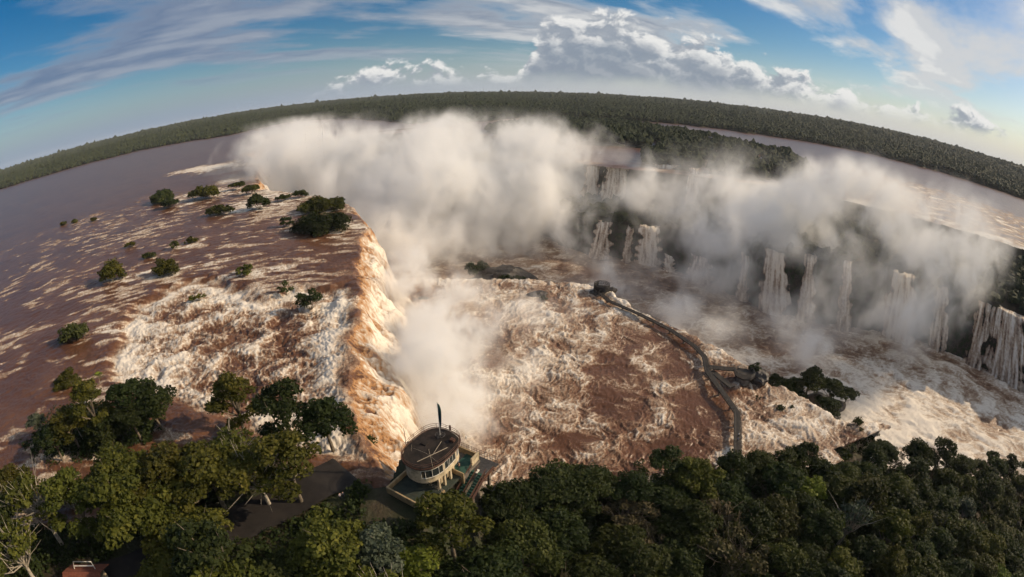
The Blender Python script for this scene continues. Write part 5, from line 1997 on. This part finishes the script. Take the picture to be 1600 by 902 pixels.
# hut with a brick-red roof at the lower left corner
def build_hut():
    z0 = 71.0
    c = ground(128, 897, 75)
    d = ground(168, 897, 75) - ground(95, 897, 75)
    h = root('hut', (c[0], c[1], z0), math.atan2(d[1], d[0]), 'small hut with a brick-red tiled roof in the lower left corner', 'hut')
    m, q, out = material('red_roof_tiles')
    P = q.new('ShaderNodeTexCoord').outputs['Object']
    wv = q.new('ShaderNodeTexWave', wave_type='BANDS', bands_direction='Y')
    q.put(wv.inputs['Vector'], P)
    wv.inputs['Scale'].default_value = 1.6
    n = q.noise(P, 2.5, 5, 0.6)
    c_ = q.mix(q.ss(n, 0.3, 0.7), (0.17, 0.052, 0.030), (0.27, 0.095, 0.055))
    c_ = q.mix(q.mul(q.ss(wv.outputs['Fac'], 0.25, 0.0), 0.7), c_, (0.05, 0.022, 0.016))
    bsdf(q, out, c_, 0.8, 0.3, bump(q, wv.outputs['Fac'], 0.6, 0.05))
    bm = bmesh.new(); box(bm, -3.4, 3.4, -1.6, 2.4, -1, 2.9)
    finish('wall', bm, CREAM, h)
    bm = bmesh.new()
    for s in (-1, 1):
        q4 = [(-4, 0, 4.4), (4, 0, 4.4), (4, s * 3.0, 2.8), (-4, s * 3.0, 2.8)]
        lo = [(a, b, z - 0.18) for a, b, z in q4]
        vs = [bm.verts.new(p) for p in q4 + lo]
        for k in ((0, 1, 2, 3), (7, 6, 5, 4), (0, 4, 5, 1), (1, 5, 6, 2), (2, 6, 7, 3), (3, 7, 4, 0)): bm.faces.new([vs[i] for i in k])
    finish('roof', bm, m, h)
    tubes('roof_rail', [[(-2.2, 1.2, 3.6), (-1.6, 1.6, 5.1), (2.2, 1.6, 5.1), (2.3, 1.2, 3.6)], [(-2.0, 1.4, 4.3), (2.3, 1.4, 4.3)]], 0.10, WHITEPAINT, h, 6)


build_hut()


# ------------------------------------------------------------------ visitors, a few pixels tall each
def person_meshes():
    """one continuous standing body grown over a joint skeleton, plus shirt and trousers as its clothes"""
    J = {'pelvis': (0, 0, 0.95), 'chest': (0, 0, 1.32), 'neck': (0, 0, 1.5), 'head': (0, 0.02, 1.62), 'crown': (0, 0.02, 1.74)}
    for s, k in ((-1, 'l'), (1, 'r')):
        J.update({'sh' + k: (s * 0.19, 0, 1.42), 'el' + k: (s * 0.25, 0.04, 1.14), 'wr' + k: (s * 0.22, 0.22, 1.02), 'ha' + k: (s * 0.20, 0.29, 1.02),
                  'hi' + k: (s * 0.10, 0, 0.90), 'kn' + k: (s * 0.12, 0.03, 0.50), 'an' + k: (s * 0.13, 0, 0.09), 'to' + k: (s * 0.14, 0.17, 0.04)})
    E_ = [('pelvis', 'chest'), ('chest', 'neck'), ('neck', 'head'), ('head', 'crown')]
    for k in 'lr': E_ += [('chest', 'sh' + k), ('sh' + k, 'el' + k), ('el' + k, 'wr' + k), ('wr' + k, 'ha' + k), ('pelvis', 'hi' + k), ('hi' + k, 'kn' + k), ('kn' + k, 'an' + k), ('an' + k, 'to' + k)]
    rad = {'pelvis': 0.15, 'chest': 0.165, 'neck': 0.06, 'head': 0.10, 'crown': 0.075, 'sh': 0.075, 'el': 0.05, 'wr': 0.035, 'ha': 0.045, 'hi': 0.10, 'kn': 0.065, 'an': 0.045, 'to': 0.04}
    names = list(J)
    me = bpy.data.meshes.new('person_body')
    me.from_pydata([J[k] for k in names], [(names.index(a), names.index(b)) for a, b in E_], [])
    return me, [rad.get(k, rad.get(k[:2], 0.08)) for k in names]


def build_people():
    pm, radii = person_meshes()
    o = bpy.data.objects.new('person', pm)
    COL.objects.link(o)
    sk = o.modifiers.new('skin', 'SKIN')
    for v, r in zip(pm.skin_vertices[0].data, radii): v.radius = (r, r)
    pm.skin_vertices[0].data[0].use_root = True
    o.modifiers.new('sub', 'SUBSURF').levels = 1
    dg = bpy.context.evaluated_depsgraph_get()
    body = bpy.data.meshes.new_from_object(o.evaluated_get(dg))
    bpy.data.objects.remove(o)
    for p in body.polygons: p.use_smooth = True
    spots = [  # px, py, level, facing, shirt, trousers, label
        (718, 733, 70.03, 2.0, (0.45, 0.28, 0.20), (0.05, 0.05, 0.07), 'person in a tan top on the green terrace of the tower'),
        (716, 728, 70.03, 0.6, (0.30, 0.30, 0.32), (0.04, 0.05, 0.09), 'person in a grey top on the green terrace of the tower'),
        (1153, 683, BZ, 0.3, (0.60, 0.60, 0.62), (0.03, 0.03, 0.05), 'person in a pale top on the near part of the footbridge'),
        (1152, 690, BZ, 2.4, (0.28, 0.33, 0.42), (0.05, 0.05, 0.05), 'person in a bluish top on the near part of the footbridge'),
        (532, 778, 69.9, 1.2, (0.42, 0.36, 0.36), (0.04, 0.04, 0.05), 'person in a light top walking on the shaded road'),
        (537, 776, 69.9, 1.0, (0.10, 0.10, 0.12), (0.03, 0.03, 0.04), 'person in dark clothes walking on the shaded road'),
    ]
    skin = plain('skin', (0.42, 0.26, 0.18), 0.6, 0.3, 0.05)
    hair = plain('hair', (0.03, 0.022, 0.018), 0.7, 0.3, 0.2)
    co = np.array([v.co[:] for v in body.vertices])
    fz = np.array([p.center[:] for p in body.polygons])
    for k, (px, py, z, rz, shirt, trou, lab) in enumerate(spots):
        me = body.copy()
        me.name = 'person'
        for m_ in (skin, hair, plain('shirt', shirt, 0.85, 0.2, 0.1), plain('trousers', trou, 0.85, 0.2, 0.1)): me.materials.append(m_)
        for i, p in enumerate(me.polygons):
            x, y, zz = fz[i]
            p.material_index = 1 if zz > 1.66 or (zz > 1.56 and y < 0) else 0 if zz > 1.47 or (abs(x) > 0.2 and zz < 1.15) else 2 if zz > 0.95 else 3 if zz > 0.1 else 1
        g = ground(px, py, z)
        if z == 69.9: z = float(terrain(np.array([g[0]]), np.array([g[1]]))[0]) + 0.15
        p_ = link('person', me)
        p_.location = (g[0], g[1], z)
        p_.rotation_euler = (0, 0, rz)
        tag(p_, lab, 'person')


build_people()
